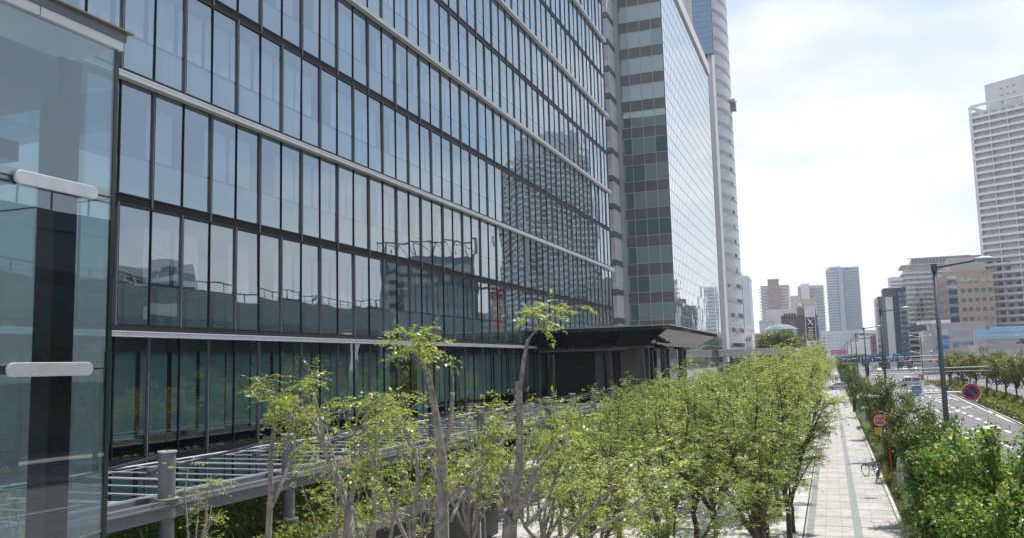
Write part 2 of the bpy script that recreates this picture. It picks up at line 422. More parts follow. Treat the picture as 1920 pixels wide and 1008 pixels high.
# ------------------------------------------------------------------ mesh building
class MB:
    def __init__(s):
        s.v, s.f, s.m = [], [], []

    def add(s, vs, fs, m=0):
        b = len(s.v)
        s.v += [tuple(x) for x in vs]
        s.f += [tuple(b + i for i in f) for f in fs]
        s.m += [m] * len(fs)

    def quad(s, a, b, c, d, m=0):
        s.add((a, b, c, d), ((0, 1, 2, 3),), m)

    def box(s, x0, x1, y0, y1, z0, z1, m=0):
        x0, x1 = min(x0, x1), max(x0, x1)
        y0, y1 = min(y0, y1), max(y0, y1)
        z0, z1 = min(z0, z1), max(z0, z1)
        s.add(((x0, y0, z0), (x1, y0, z0), (x1, y1, z0), (x0, y1, z0), (x0, y0, z1), (x1, y0, z1), (x1, y1, z1), (x0, y1, z1)),
              ((0, 3, 2, 1), (4, 5, 6, 7), (0, 1, 5, 4), (1, 2, 6, 5), (2, 3, 7, 6), (3, 0, 4, 7)), m)

    def obox(s, c, ax, ay, az, m=0):
        c, ax, ay, az = Vector(c), Vector(ax), Vector(ay), Vector(az)
        vs = [c + ax * i + ay * j + az * k for k in (-1, 1) for i, j in ((-1, -1), (1, -1), (1, 1), (-1, 1))]
        s.add(vs, ((0, 3, 2, 1), (4, 5, 6, 7), (0, 1, 5, 4), (1, 2, 6, 5), (2, 3, 7, 6), (3, 0, 4, 7)), m)

    def beam(s, a, b, w, h, m=0):
        a, b = Vector(a), Vector(b)
        d = (b - a).normalized()
        u = d.cross(Vector((0, 0, 1)))
        u = u.normalized() if u.length > 1e-4 else Vector((1, 0, 0))
        n = u.cross(d)
        s.obox((a + b) / 2, (b - a) / 2, u * (w / 2), n * (h / 2), m)

    def tube(s, pts, rad, n=8, m=0, cap=None):
        pts = [Vector(p) for p in pts]
        if isinstance(rad, (int, float)):
            rad = [rad] * len(pts)
        b = len(s.v)
        ref = None
        for i, p in enumerate(pts):
            d = (pts[min(i + 1, len(pts) - 1)] - pts[max(i - 1, 0)]).normalized()
            if ref is None:
                ref = d.orthogonal().normalized()
            u = (ref - d * ref.dot(d))
            u = u.normalized() if u.length > 1e-5 else d.orthogonal().normalized()
            ref = u
            w = d.cross(u)
            for k in range(n):
                a = 2 * math.pi * k / n
                q = p + u * (math.cos(a) * rad[i]) + w * (math.sin(a) * rad[i])
                s.v.append((q.x, q.y, q.z))
        for i in range(len(pts) - 1):
            for k in range(n):
                s.f.append((b + i * n + k, b + i * n + (k + 1) % n, b + (i + 1) * n + (k + 1) % n, b + (i + 1) * n + k))
                s.m.append(m)
        s.f.append(tuple(b + k for k in range(n))[::-1])
        s.m.append(m)
        s.f.append(tuple(b + (len(pts) - 1) * n + k for k in range(n)))
        s.m.append(m if cap is None else cap)

    def cyl(s, x, y, z0, z1, r, n=16, m=0, r2=None):
        s.tube(((x, y, z0), (x, y, z1)), (r, r if r2 is None else r2), n, m)

    def prism(s, poly, z0, z1, m=0, mt=None):
        n = len(poly)
        vs = [(x, y, z0) for x, y in poly] + [(x, y, z1) for x, y in poly]
        s.add(vs, [(i, (i + 1) % n, n + (i + 1) % n, n + i) for i in range(n)], m)
        s.add(vs, [tuple(range(n))[::-1], tuple(range(n, 2 * n))], m if mt is None else mt)

    def ball(s, c, r, m=0, nu=10, nv=6, sc=(1, 1, 1)):
        vs, fs = [], []
        for j in range(nv + 1):
            t = math.pi * j / nv
            for i in range(nu):
                a = 2 * math.pi * i / nu
                vs.append((c[0] + r * sc[0] * math.sin(t) * math.cos(a), c[1] + r * sc[1] * math.sin(t) * math.sin(a), c[2] + r * sc[2] * math.cos(t)))
        for j in range(nv):
            for i in range(nu):
                fs.append((j * nu + i, (j + 1) * nu + i, (j + 1) * nu + (i + 1) % nu, j * nu + (i + 1) % nu))
        s.add(vs, fs, m)

    def build(s, name, mats, parent=None, smooth=False, local=False, bevel=0):
        me = bpy.data.meshes.new(name)
        vs = s.v
        if parent is not None and not local:
            L = origin(parent)
            vs = [(x - L[0], y - L[1], z - L[2]) for x, y, z in vs]
        me.from_pydata(vs, [], s.f)
        for x in mm(*mats):
            me.materials.append(x)
        me.polygons.foreach_set('material_index', s.m)
        if smooth:
            me.polygons.foreach_set('use_smooth', [True] * len(s.f))
        me.update()
        o = bpy.data.objects.new(name, me)
        C.objects.link(o)
        if parent is not None:
            o.parent = parent
        if bevel:
            b = o.modifiers.new('bevel', 'BEVEL')
            b.width, b.segments, b.limit_method = bevel, 2, 'ANGLE'
        return o


def origin(o):
    L = Vector((0, 0, 0))
    while o is not None:
        L = L + o.location
        o = o.parent
    return L


def tag(o, label=None, cat=None, group=None, kind=None):
    if label: o['label'] = label
    if cat: o['category'] = cat
    if group: o['group'] = group
    if kind: o['kind'] = kind
    return o


def thing(name, label, cat, loc=(0, 0, 0), rz=0, group=None):
    o = bpy.data.objects.new(name, None)
    C.objects.link(o)
    o.empty_display_size = 0.2
    o.location = loc
    o.rotation_euler = (0, 0, rz)
    return tag(o, label, cat, group)


KIDS = {}


def kids(o):
    return [c for c in bpy.data.objects if c.parent == o]


def copy_tree(o, parent=None, tree=None):
    c = o.copy()
    C.objects.link(c)
    c.parent = parent
    for ch in (kids(o) if tree is None else tree.get(o, [])):
        copy_tree(ch, c)
    return c


def dup(o, label, loc, rz=0, sc=None, group=None):
    c = copy_tree(o)
    c.location = loc
    c.rotation_euler = (0, 0, rz)
    if sc: c.scale = (sc, sc, sc) if isinstance(sc, (int, float)) else sc
    return tag(c, label, None, group)


def struct(name, mb, mats, **k):
    o = mb.build(name, mats, **k)
    o['kind'] = 'structure'
    return o


def place(me, name, parent, loc, rot=(0, 0, 0)):
    o = bpy.data.objects.new(name, me)
    C.objects.link(o)
    o.parent = parent
    o.location = loc
    o.rotation_euler = rot
    return o


def pieces(parent, name, mesh_mb, mats, spots, limit=100):
    """the nearest `limit` repeats as parts of their own sharing one mesh, the rest as one part"""
    L = origin(parent)
    spots = sorted(spots, key=lambda s: (s[0] ** 2 + s[1] ** 2 + (s[2] - CAMZ) ** 2))
    first = None
    for sx, sy, sz, rz in spots[:limit]:
        if first is None:
            first = mesh_mb.build(name, mats, parent, local=True)
            o = first
        else:
            o = place(first.data, name, parent, (0, 0, 0))
        o.location = (sx - L[0], sy - L[1], sz - L[2])
        o.rotation_euler = (0, 0, rz)
    if len(spots) > limit:
        mb = MB()
        for sx, sy, sz, rz in spots[limit:]:
            c, s_ = math.cos(rz), math.sin(rz)
            b = len(mb.v)
            mb.v += [(sx + x * c - y * s_, sy + x * s_ + y * c, sz + z) for x, y, z in mesh_mb.v]
            mb.f += [tuple(b + i for i in f) for f in mesh_mb.f]
            mb.m += mesh_mb.m
        r = mb.build(name + 's', mats, parent)
        r['kind'] = 'stuff'


def text_mesh(txt, size):
    cu = bpy.data.curves.new('lettering', 'FONT')
    cu.body = txt
    cu.size = size
    cu.align_x, cu.align_y = 'CENTER', 'CENTER'
    cu.extrude = 0.003
    o = bpy.data.objects.new('lettering', cu)
    C.objects.link(o)
    dg = bpy.context.evaluated_depsgraph_get()
    me = bpy.data.meshes.new_from_object(o.evaluated_get(dg))
    bpy.data.objects.remove(o)
    return me

# ================================================================== ground, road, pavements
g = MB(); g.box(-4000, 4000, -600, 5000, -0.60, -0.145)
struct('ground', g, ['asphaltfar'])
g = MB()
g.box(4.45, 46, -40, 1400, -0.16, -0.12)
g.box(-300, 4.45, 186, 214, -0.16, -0.12)
g.box(-300, 4.45, 300, 345, -0.16, -0.12); g.box(46, 300, 225, 345, -0.16, -0.12)
struct('road', g, ['asphalt'])
g = MB(); g.box(-42, -1.42, -12, 186, -0.30, 0.0); g.box(-42, -1.42, 214, 300, -0.30, 0.0)
struct('plaza_paving', g, ['plaza'])
g = MB()
for a, b in ((-12, 186), (214, 300), (345, 1000)):
    g.box(-1.42, 2.15, a, b, -0.30, 0.0, 0)
    g.box(4.02, 4.25, a, b, -0.30, 0.0, 0)
struct('sidewalk', g, ['pave'])
g = MB()
for a, b in ((-12, 186), (214, 300), (345, 1000)):
    g.box(0.42, 0.74, a, b, 0.0, 0.004, 0)
    g.box(-1.30, -1.02, a, b, 0.0, 0.004, 1)
y = 14.0
while y < 300:
    if not 184 < y < 215:
        g.box(-1.02, 0.42, y, y + 0.13, 0.0, 0.0035, 1); g.box(0.74, 2.13, y, y + 0.13, 0.0, 0.0035, 1)
    y += 2.1
g.box(-1.42, -1.36, -12, 186, 0.001, 0.006, 2)
g.box(-1.0, 2.1, 77.0, 77.12, 0.0045, 0.006, 3)
struct('pavement_bands', g, ['tactile', 'paveband', 'black', mat('rust joint', (0.28, 0.20, 0.15), 0.8)])
g = MB()
for a, b in ((-12, 186), (214, 300), (345, 1000)):
    y = a
    while y < b:
        e = min(y + 1.0, b)
        g.box(2.15, 2.29, y + 0.008, e - 0.008, -0.3, 0.09); g.box(4.25, 4.45, y + 0.008, e - 0.008, -0.3, 0.03)
        y += 1.0 if y < 200 else 50.0
struct('kerb', g, ['kerb'])
g = MB()
for a, b in ((-12, 186), (214, 300)):
    g.box(2.29, 4.02, a, b, -0.3, 0.02)
struct('planting_strip', g, ['soil'])
g = MB(); g.box(37, 46, -20, 225, -0.3, 0.02); g.box(37, 46, 345, 900, -0.3, 0.02); g.box(46, 140, -20, 225, -0.3, 0.01)
struct('far_pavement', g, ['plaza'])


def med(Y):   # near edge of the median
    ys = [-20, 60, 85, 100, 152, 190, 214]
    xs = [15.2, 15.4, 15.9, 16.7, 18.7, 20.0, 20.6]
    return float(np.interp(Y, ys, xs))


g = MB(); k = MB()
prev = None
for Y in np.arange(20, 215, 4.0):
    a, b = med(Y), med(min(Y + 4, 214))
    y2 = min(Y + 4, 214)
    for z0, z1, o0, o1, bb in ((-0.3, 0.0, 0.18, 4.5, g), (-0.3, 0.04, 0.0, 0.18, k), (-0.3, 0.04, 4.5, 4.68, k)):
        bb.add([(a + o0, Y, z0), (a + o1, Y, z0), (b + o1, y2, z0), (b + o0, y2, z0), (a + o0, Y, z1), (a + o1, Y, z1), (b + o1, y2, z1), (b + o0, y2, z1)],
               ((0, 3, 2, 1), (4, 5, 6, 7), (0, 1, 5, 4), (1, 2, 6, 5), (2, 3, 7, 6), (3, 0, 4, 7)))
struct('median_strip', g, ['soil'])
struct('median_kerb', k, ['kerb'])

ZR = -0.116
g = MB()


def stripe(x0, y0, x1, y1, w):
    d = Vector((x1 - x0, y1 - y0)); d.normalize()
    n = Vector((-d.y, d.x)) * (w / 2)
    g.quad((x0 - n.x, y0 - n.y, ZR), (x1 - n.x, y1 - n.y, ZR), (x1 + n.x, y1 + n.y, ZR), (x0 + n.x, y0 + n.y, ZR))


def arrow(x, y, L=5.0, turn=0, sgn=1):
    stripe(x, y, x, y + L * 0.62 * sgn, 0.22)
    if turn == 0:
        g.add([(x - 0.5, y + sgn * L * 0.62, ZR), (x + 0.5, y + sgn * L * 0.62, ZR), (x, y + sgn * L, ZR)], ((0, 1, 2),))
    else:
        stripe(x + 0.11 * turn, y + sgn * L * 0.62 - sgn * 0.25, x + turn * 0.7, y + sgn * L * 0.62 - sgn * 0.25 + 0.4 * sgn, 0.5)
        yy = y + sgn * L * 0.62 + 0.15 * sgn
        g.add([(x + turn * 0.7, yy - 1.3, ZR), (x + turn * 0.7, yy + 1.3, ZR), (x + turn * 1.3, yy, ZR)], ((0, 1, 2),))


for Y0 in (18, 31, 44, 57, 70.4, 83, 96, 112.8, 126, 139):
    stripe(11.75, Y0, 11.75, Y0 + 6, 0.17)
    stripe(8.2, Y0 + 4, 8.2, Y0 + 10, 0.17) if Y0 > 40 else None
for Y0 in np.arange(84, 158, 5.4):
    stripe(14.05 + max(0, (Y0 - 105)) * 0.012, Y0, 14.05 + max(0, Y0 - 105) * 0.012, Y0 + 2.6, 0.34)
stripe(15.1, 72, 17.3, 116, 0.2)
stripe(med(72) - 0.32, 72, med(152) - 0.32, 152, 0.16); stripe(med(152) - 0.32, 152, med(212) - 0.32, 212, 0.16)
for Y0 in np.arange(76, 112, 2.6):
    xa = 15.3 + (Y0 - 76) * 0.05
    if xa < med(Y0 + 2) - 0.5:
        stripe(xa, Y0, med(Y0 + 2.4) - 0.45, Y0 + 2.4, 0.45)
stripe(5.0, -10, 5.0, 178, 0.15)
for Y0 in (143, 150, 157, 164): stripe(14.5, Y0, 16.9, Y0 + 5.5, 0.3)
stripe(14.3, 142, 14.9, 172, 0.2); stripe(17.3, 142, 17.1, 172, 0.2)
stripe(5.2, 178, 20, 178, 0.45)
for X0 in np.arange(5.3, 20, 0.95): stripe(X0, 181, X0, 185.5, 0.45)
for X0 in np.arange(25.5, 36, 0.95): stripe(X0, 216, X0, 221, 0.45)
for X0 in np.arange(5.3, 36, 1.1): stripe(X0, 346, X0, 351, 0.5)
for i in range(9): stripe(5.4 + i * 1.6, 222 + i * 7, 5.9 + i * 1.6, 226 + i * 7, 0.3)
for i in range(9): stripe(9.4 + i * 1.6, 220 + i * 7, 9.9 + i * 1.6, 224 + i * 7, 0.3)
arrow(10.4, 88, 5.5, 0, -1); arrow(13.1, 88.5, 5, 1, 1); arrow(9.9, 112, 5, 0); arrow(6.6, 112, 5, 0); arrow(12.9, 112, 5, 1)
arrow(15.4, 121, 5, 1); arrow(6.6, 70, 5, -1); arrow(9.9, 150, 5, 0); arrow(13.2, 150, 5, 0); arrow(10.0, 58, 5, 0)
for Y0 in np.arange(235, 300, 12): stripe(8.5, Y0, 8.5, Y0 + 6, 0.2); stripe(12.5, Y0, 12.5, Y0 + 6, 0.2); stripe(29, Y0, 29, Y0 + 6, 0.2)
for Y0 in np.arange(355, 700, 16): stripe(8.5, Y0, 8.5, Y0 + 7, 0.2); stripe(12.5, Y0, 12.5, Y0 + 7, 0.2); stripe(29, Y0, 29, Y0 + 7, 0.2)
for Y0 in np.arange(30, 212, 13): stripe(28.5, Y0, 28.5, Y0 + 6, 0.17); stripe(32.2, Y0, 32.2, Y0 + 6, 0.17)
stripe(36.5, 10, 36.5, 212, 0.16); stripe(20.8, 232, 22.4, 298, 0.25); stripe(25.5, 222, 27, 298, 0.25)
struct('road_markings', g, ['paint'])
# thin low grass island beyond the crossing
g = MB(); g.box(21.0, 22.6, 236, 300, -0.16, 0.03); struct('traffic_island', g, ['kerb'])

# ================================================================== the long dark office building (left)
AX = -21.8
Y0A, NA, PW = 3.6, 58, 1.5
Y1A = Y0A + NA * PW                        # 90.6
ZA = [0.15, 8.05, 12.38, 16.66, 20.93, 25.2, 29.5, 33.85, 38.15, 42.45, 46.75, 51.0, 55.3]
rng = random.Random(5)
A = thing('office_building', 'long office block with dark framed reflecting glass facade beside the tree plaza', 'building', (AX - 14, 47, 0))
m = MB()                                    # core behind the glass and interiors
m.box(AX - 30, AX - 6.0, Y0A, Y1A - 0.25, 0, 55.2)
m.build('core_wall', ['interior'], A)
m = MB()
for z in ZA[1:]:
    m.box(AX - 5.99, AX - 0.12, Y0A, Y1A - 0.15, z - 0.55, z - 0.02)
for k in range(6, NA, 6):
    for i in range(len(ZA) - 1):
        m.box(AX - 5.98, AX - 1.5, Y0A + k * PW - 0.08, Y0A + k * PW + 0.08, ZA[i] + 0.0, ZA[i + 1] - 0.56)
m.build('floor_slab', ['interior'], A)
m = MB(); m.box(AX - 30, AX - 0.1, Y1A - 0.14, Y1A - 0.02, 8.3, 55.3); m.build('end_wall', ['darkmetal'], A)
m = MB(); m.box(AX - 30, AX - 0.1, Y0A - 0.2, Y0A - 0.02, 0, 55.3); m.build('end_wall', ['darkmetal'], A)
m = MB(); m.box(AX - 30, AX + 0.1, Y0A - 0.2, Y1A, 55.3, 56.3)
m.build('roof', ['darkmetal'], A)
mull = MB(); louv = MB(); led = {}
panes, blindspots = [], []
for i in range(len(ZA) - 1):
    z0, z1 = ZA[i], ZA[i + 1]
    double = (i % 2 == 1)                   # rows that start on a white ledge
    lz = z0 + (0.27 if i else 0.0)          # louvre band just above every floor line
    if i:
        louv.box(AX - 0.10, AX + 0.02, Y0A, Y1A - 0.01, z0 + 0.02, lz)
    mull.box(AX - 0.06, AX + 0.035, Y0A, Y1A - 0.02, lz, lz + 0.05)            # sill rail
    mull.box(AX - 0.06, AX + 0.035, Y0A, Y1A - 0.02, z1 - 0.10, z1 + (0.015 if not double else 0.015))
    if i == 0:
        mull.box(AX - 0.06, AX + 0.05, Y0A, Y1A - 16, 3.45, 3.95)
    for k in range(NA + 1):
        y = Y0A + k * PW
        thick = (k % 2 == (0 if double else 1))
        if thick:
            mull.box(AX - 0.05, AX + 0.07, y - 0.038, y + 0.0, lz - 0.28 if i else 0.0, z1, 1)  # fin in two colours: lit half grey here, shaded half dark below
            mull.box(AX - 0.05, AX + 0.066, y + 0.001, y + 0.038, lz - 0.28 if i else 0.0, z1, 0)
        else:
            mull.box(AX - 0.05, AX + 0.03, y - 0.018, y + 0.018, lz - 0.05 if i else 0.0, z1, 0)
        if k < NA and y + 0.8 < Y1A + 1:
            panes.append((y + 0.75, (lz + 0.05 + z1 - 0.10) / 2, z1 - 0.10 - lz - 0.05, i))
mull.build('mullion_grid', ['darkmetal', 'fin'], A)
louv.build('louvre_band', ['louvre'], A)
for i in range(1, len(ZA)):
    if i % 2 == 1:
        m = MB()
        y = Y0A
        while y < Y1A:                      # ledge in 1.5 m lengths with open joints
            e = min(y + 1.5, Y1A + 0.12)
            m.box(AX + 0.02, AX + 0.34, y + 0.006, e - 0.006, ZA[i] - 0.11, ZA[i] + 0.04)
            m.box(AX + 0.02, AX + 0.37, y + 0.004, e - 0.004, ZA[i] + 0.041, ZA[i] + 0.07)
            y += 1.5
        m.box(AX + 0.02, AX + 0.075, Y0A, Y1A - 0.01, ZA[i] + 0.071, ZA[i] + 0.26, 1)
        m.build('ledge', ['white', 'darkmetal'], A)
# panes: the 100 that show largest are windows of their own, each with its blind
order = []
for (yc, zc, hh, i) in panes:
    d = math.sqrt(AX ** 2 + yc ** 2 + (zc - CAMZ) ** 2)
    vis = yc > 18.5 and (zc - CAMZ) / yc < 0.75
    order.append((d if vis else d + 1000, yc, zc, hh, i))
order.sort()
wmesh, bmesh_ = {}, {}
restw, restb = MB(), MB()


def blind_mb(i, hh, kind, drop):
    b = MB()
    top = hh / 2 - 0.02
    if kind == 0:
        b.box(-0.42, -0.40, -0.66, 0.60, top - drop, top, 0)
    elif kind == 1:
        b.box(-0.42, -0.40, -0.70, 0.70, top - drop, top, 1)
    s_ = MB()
    if i > 0:
        s_.box(-0.52, -0.44, -0.745, 0.745, -hh / 2 - 0.3, -hh / 2 + 1.42, 2)
    else:
        s_.box(-0.9, -0.8, -0.70, 0.55, -hh / 2, -hh / 2 + 0.4, 2)
    return b, s_


LA = origin(A)
for n, (d, yc, zc, hh, i) in enumerate(order):
    ry, rz_ = rng.gauss(0, 0.0028), rng.gauss(0, 0.0028)
    c = rng.random()
    kind = 0 if c < 0.62 else (1 if c < 0.86 else 2)
    drop = (hh - 1.42 - 0.1) if i else rng.choice([3.3, 3.3, 3.3, 3.4, 4.2])
    bb, ss = blind_mb(i, hh, kind, drop)
    hw = PW / 2 + 0.005
    q = [(-0.02, -hw, -hh / 2 - 0.02), (-0.02, hw, -hh / 2 - 0.02), (-0.02, hw, hh / 2 + 0.02), (-0.02, -hw, hh / 2 + 0.02)]
    if n < 100:
        key = round(hh, 3)
        if key not in wmesh:
            w = MB(); w.quad(*q)
            o = w.build('window', ['glassA' if i else 'glassA0'], A, local=True)
            wmesh[key] = o.data
        else:
            o = place(wmesh[key], 'window', A, (0, 0, 0))
        o.location = (AX - LA.x, yc - LA.y, zc - LA.z)
        o.rotation_euler = (0, ry, rz_)
        if bb.v:
            bo = bb.build('blind', ['blind', 'blind2', 'sill'], o, local=True)
        ss.build('sill_panel', ['blind', 'blind2', 'sill'], o, local=True)
    else:
        vs = [(AX + x + y * -rz_ + z * ry, yc + y, zc + z) for x, y, z in q]
        restw.quad(*vs, m=0 if i else 1)
        for q_ in (bb, ss):
            b0 = len(restb.v)
            restb.v += [(AX + x, yc + y, zc + z) for x, y, z in q_.v]
            restb.f += [tuple(b0 + t for t in f) for f in q_.f]
            restb.m += q_.m
tag(restw.build('windows', ['glassA', 'glassA0'], A), kind='stuff')
tag(restb.build('blinds', ['blind', 'blind2', 'sill'], A), kind='stuff')
for yv in (57.5, 66, 74.5, 83):             # leaning struts just inside the ground storey
    m = MB()
    m.beam((AX - 1.3, yv - 0.3, 0.15), (AX - 1.3, yv - 1.5, 7.45), 0.42, 0.42); m.beam((AX - 1.3, yv + 0.3, 0.15), (AX - 1.3, yv + 1.5, 7.45), 0.42, 0.42)
    m.build('strut', ['darkmetal'], A)

# ================================================================== glazed shaft at the left edge
GX, GY = -5.0, 4.92
S = thing('glass_shaft', 'clear glass corner of a lift shaft with stainless clamps at the left edge', 'glass shaft', (GX - 1.3, GY - 1.6, 0))
joints = [0.5, 2.05, 3.62, 5.18, 6.75, 8.02, 9.17]
for a, b in zip(joints[:-1], joints[1:]):
    for y0, y1 in ((1.2, 3.0), (3.012, GY)):
        m = MB(); m.box(GX - 0.012, GX, y0, y1, a + 0.006, b - 0.006)
        m.build('front_pane', ['glassClear'], S)
    m = MB(); m.box(GX - 2.6, GX - 0.013, GY - 0.012, GY, a + 0.006, b - 0.006)
    m.build('end_pane', ['glassClear'], S)
m = MB()
for z in joints[1:-1]:
    m.box(GX - 0.011, GX + 0.003, 1.2, GY, z - 0.006, z + 0.006); m.box(GX - 2.6, GX - 0.013, GY - 0.011, GY + 0.003, z - 0.006, z + 0.006)
m.box(GX - 0.02, GX + 0.004, GY - 0.03, GY + 0.006, 0, 9.17)
m.build('joint', ['glassEdge'], S)
for z in (8.02, 6.75):
    m = MB()
    n = 10
    prof = []
    for i in range(n + 1):
        a = math.pi / 2 + math.pi * i / n
        prof.append((4.10 + 0.047 * math.cos(a), z + 0.047 * math.sin(a)))
    for i in range(n + 1):
        a = -math.pi / 2 + math.pi * i / n
        prof.append((4.69 + 0.047 * math.cos(a), z + 0.047 * math.sin(a)))
    k = len(prof)
    m.add([(GX + 0.012, y, zz) for y, zz in prof] + [(GX + 0.034, y, zz) for y, zz in prof],
          [tuple(range(k, 2 * k))] + [(i, (i + 1) % k, k + (i + 1) % k, k + i) for i in range(k)])
    m.build('clamp', ['stainless'], S, bevel=0.004)
    m = MB(); m.cyl(GX - 0.1, 4.13, z - 0.03, z + 0.03, 0.03); m.cyl(GX - 0.1, 4.66, z - 0.03, z + 0.03, 0.03)
    m.beam((GX - 0.25, 4.66, z), (GX - 0.02, 4.66, z), 0.045, 0.045); m.beam((GX - 0.25, 4.13, z), (GX - 0.02, 4.13, z), 0.045, 0.045)
    m.build('clamp_bracket', ['darkmetal'], S)
m = MB(); m.box(GX - 0.27, GX - 0.09, 4.48, 4.67, 0, 9.0, 0)
m.build('column', ['darkmetal'], S, bevel=0.006)
m = MB(); m.box(GX - 2.4, GX - 0.275, 4.49, 4.66, 8.70, 8.98); m.build('beam', ['steel'], S)
m = MB(); m.box(GX - 0.26, GX - 0.10, 1.2, 4.475, 8.70, 8.98)
m.build('beam', ['steel'], S)
m = MB(); m.box(GX - 0.55, GX - 0.36, 3.98, 4.16, 8.48, 8.615); m.box(GX - 0.52, GX - 0.39, 4.01, 4.13, 8.40, 8.479); m.beam((GX - 0.45, 3.6, 8.30), (GX - 0.45, 4.4, 8.30), 0.16, 0.14)
m.build('drive_box', ['steelgrey'], S)
m = MB(); m.box(GX - 0.70, GX - 0.62, 4.05, 4.28, 6.56, 6.92)
m.build('call_panel', ['black'], S, bevel=0.01)
m = MB(); m.beam((GX - 0.3, 1.2, 5.42), (GX - 0.3, 4.78, 5.42), 0.05, 0.06); m.box(GX - 0.4, GX - 0.18, 4.22, 4.5, 5.25, 5.47)
m.build('bottom_rail', ['darkmetal'], S)
m = MB(); m.box(GX - 2.7, GX + 0.03, 1.0, GY + 0.05, 9.25, 9.325, 1); m.box(GX - 2.66, GX + 0.02, 1.0, 2.9, 9.18, 9.249, 0); m.box(GX - 2.66, GX + 0.02, 2.91, 4.2, 9.18, 9.249, 0); m.box(GX - 2.66, GX + 0.02, 4.21, GY + 0.03, 9.18, 9.249, 0)
m.box(GX - 2.75, GX + 0.06, 1.0, GY + 0.10, 9.326, 9.336, 2); m.box(GX - 2.6, GX - 0.06, 1.0, GY - 0.05, 9.337, 9.40, 1)
m.cyl(GX - 0.2, 3.55, 9.401, 9.49, 0.045, 12, 0)
m.build('roof', ['white', 'steelgrey', 'brass'], S)

# ================================================================== glass-roofed walkway along the facade
WX0, WX1, WY0, WY1, WZ = -18.9, -13.1, 4.0, 55.0, 4.05
K = thing('walkway_canopy', 'glass roofed walkway canopy on round grey columns along the dark facade', 'canopy', ((WX0 + WX1) / 2, 30, 0))
m = MB(); m.box(WX0, WX1 - 0.75, WY0, WY1, WZ - 0.006, WZ + 0.006)
m.build('glass_roof', ['glassRoof'], K)
m = MB()
y = WY0
j = 0
while y < WY1:
    m.box(WX0, WX1 - 0.75, y - 0.018, y + 0.018, WZ + 0.007, WZ + 0.022)
    if j % 3 == 0: m.box(WX0, WX1 - 0.75, y + 0.10, y + 0.13, WZ + 0.007, WZ + 0.024)
    j += 1
    y += 1.12
m.box(WX0 - 0.05, WX0 + 0.05, WY0, WY1, WZ + 0.036, WZ + 0.06); m.box(WX1 - 0.80, WX1 - 0.72, WY0, WY1, WZ + 0.036, WZ + 0.06)
m.build('glazing_bar', ['white'], K)
m = MB()
m.box(WX1 - 0.72, WX1 - 0.45, WY0, WY1, WZ - 0.05, WZ + 0.07, 1); m.box(WX1 - 0.44, WX1 - 0.16, WY0, WY1, WZ - 0.20, WZ - 0.06, 0)
m.box(WX1 - 0.15, WX1, WY0, WY1, WZ - 0.34, WZ + 0.02, 1); m.box(WX1 - 0.10, WX1 + 0.05, WY0, WY1, WZ - 0.10, WZ - 0.06, 2)
m.build('edge_beam', ['steel', 'steelgrey', 'fin'], K)
m = MB(); m.box(WX0 - 0.2, WX0 - 0.06, WY0, WY1, WZ - 0.30, WZ + 0.03)
m.build('wall_beam', ['steel'], K)
m = MB()
y = WY0 + 0.4
while y < WY1:
    m.box(WX0, WX1 - 0.8, y - 0.05, y + 0.05, WZ - 0.25, WZ - 0.02); y += 4.32
m.build('rafter', ['steel'], K)
cy_ = 14.65
while cy_ < 54:
    c = MB()
    c.cyl(WX1 - 0.16, cy_, 0, WZ - 0.35, 0.165, 20); c.cyl(WX1 - 0.16, cy_, WZ - 0.34, WZ + 0.04, 0.20, 20)
    c.cyl(WX1 - 0.16, cy_, WZ + 0.04, WZ + 1.0, 0.175, 20); c.cyl(WX1 - 0.16, cy_, 2.72, 2.95, 0.26, 20)
    col = c.build('column', ['steelgrey'], K, smooth=False)
    c = MB(); c.cyl(WX1 - 0.16, cy_, WZ + 1.0, WZ + 1.03, 0.20, 20, 0); c.cyl(WX1 - 0.16, cy_, WZ + 1.03, WZ + 1.09, 0.018, 8, 1); c.cyl(WX1 - 0.16, cy_, WZ + 0.041, WZ + 0.062, 0.25, 20, 0)
    c.build('column_cap', ['stainless', 'black'], col)
    c = MB(); c.tube(((WX1 - 0.33, cy_ - 0.05, WZ + 0.92), (WX1 - 3.6, cy_ - 1.1, WZ + 0.12)), 0.035, 8); c.box(WX1 - 3.68, WX1 - 3.52, cy_ - 1.18, cy_ - 1.02, WZ + 0.035, WZ + 0.16); c.ball((WX1 - 0.36, cy_ - 0.05, WZ + 0.915), 0.06)
    c.build('tie_rod', ['steel'], K)
    cy_ += 4.33

# ================================================================== planted shelter roof below the walkway
P = thing('planted_shelter', 'low shelter with a planted flat roof under the glass walkway', 'shelter', (-15.4, 22, 0))
m = MB(); m.box(-18.6, -12.3, 9.0, 33.0, 2.28, 2.50)
m.build('roof_slab', ['darkmetal'], P)
m = MB(); m.box(-12.29, -12.2, 9.0, 33.0, 2.2, 2.56); m.build('roof_edge', ['fin'], P)
for yy in np.arange(10, 33.1, 2.8):
    m = MB(); m.box(-12.5, -12.4, yy, yy + 0.1, 0, 2.27); m.build('post', ['stainless'], P)
m = MB(); m.box(-13.0, -12.95, 10.2, 32.8, 0.0, 2.2); m.build('screen', ['black'], P)
rs = np.random.RandomState(3)


# ------------------------------------------------------------------ foliage
def unit(a):
    return a / np.maximum(np.linalg.norm(a, axis=-1, keepdims=True), 1e-9)


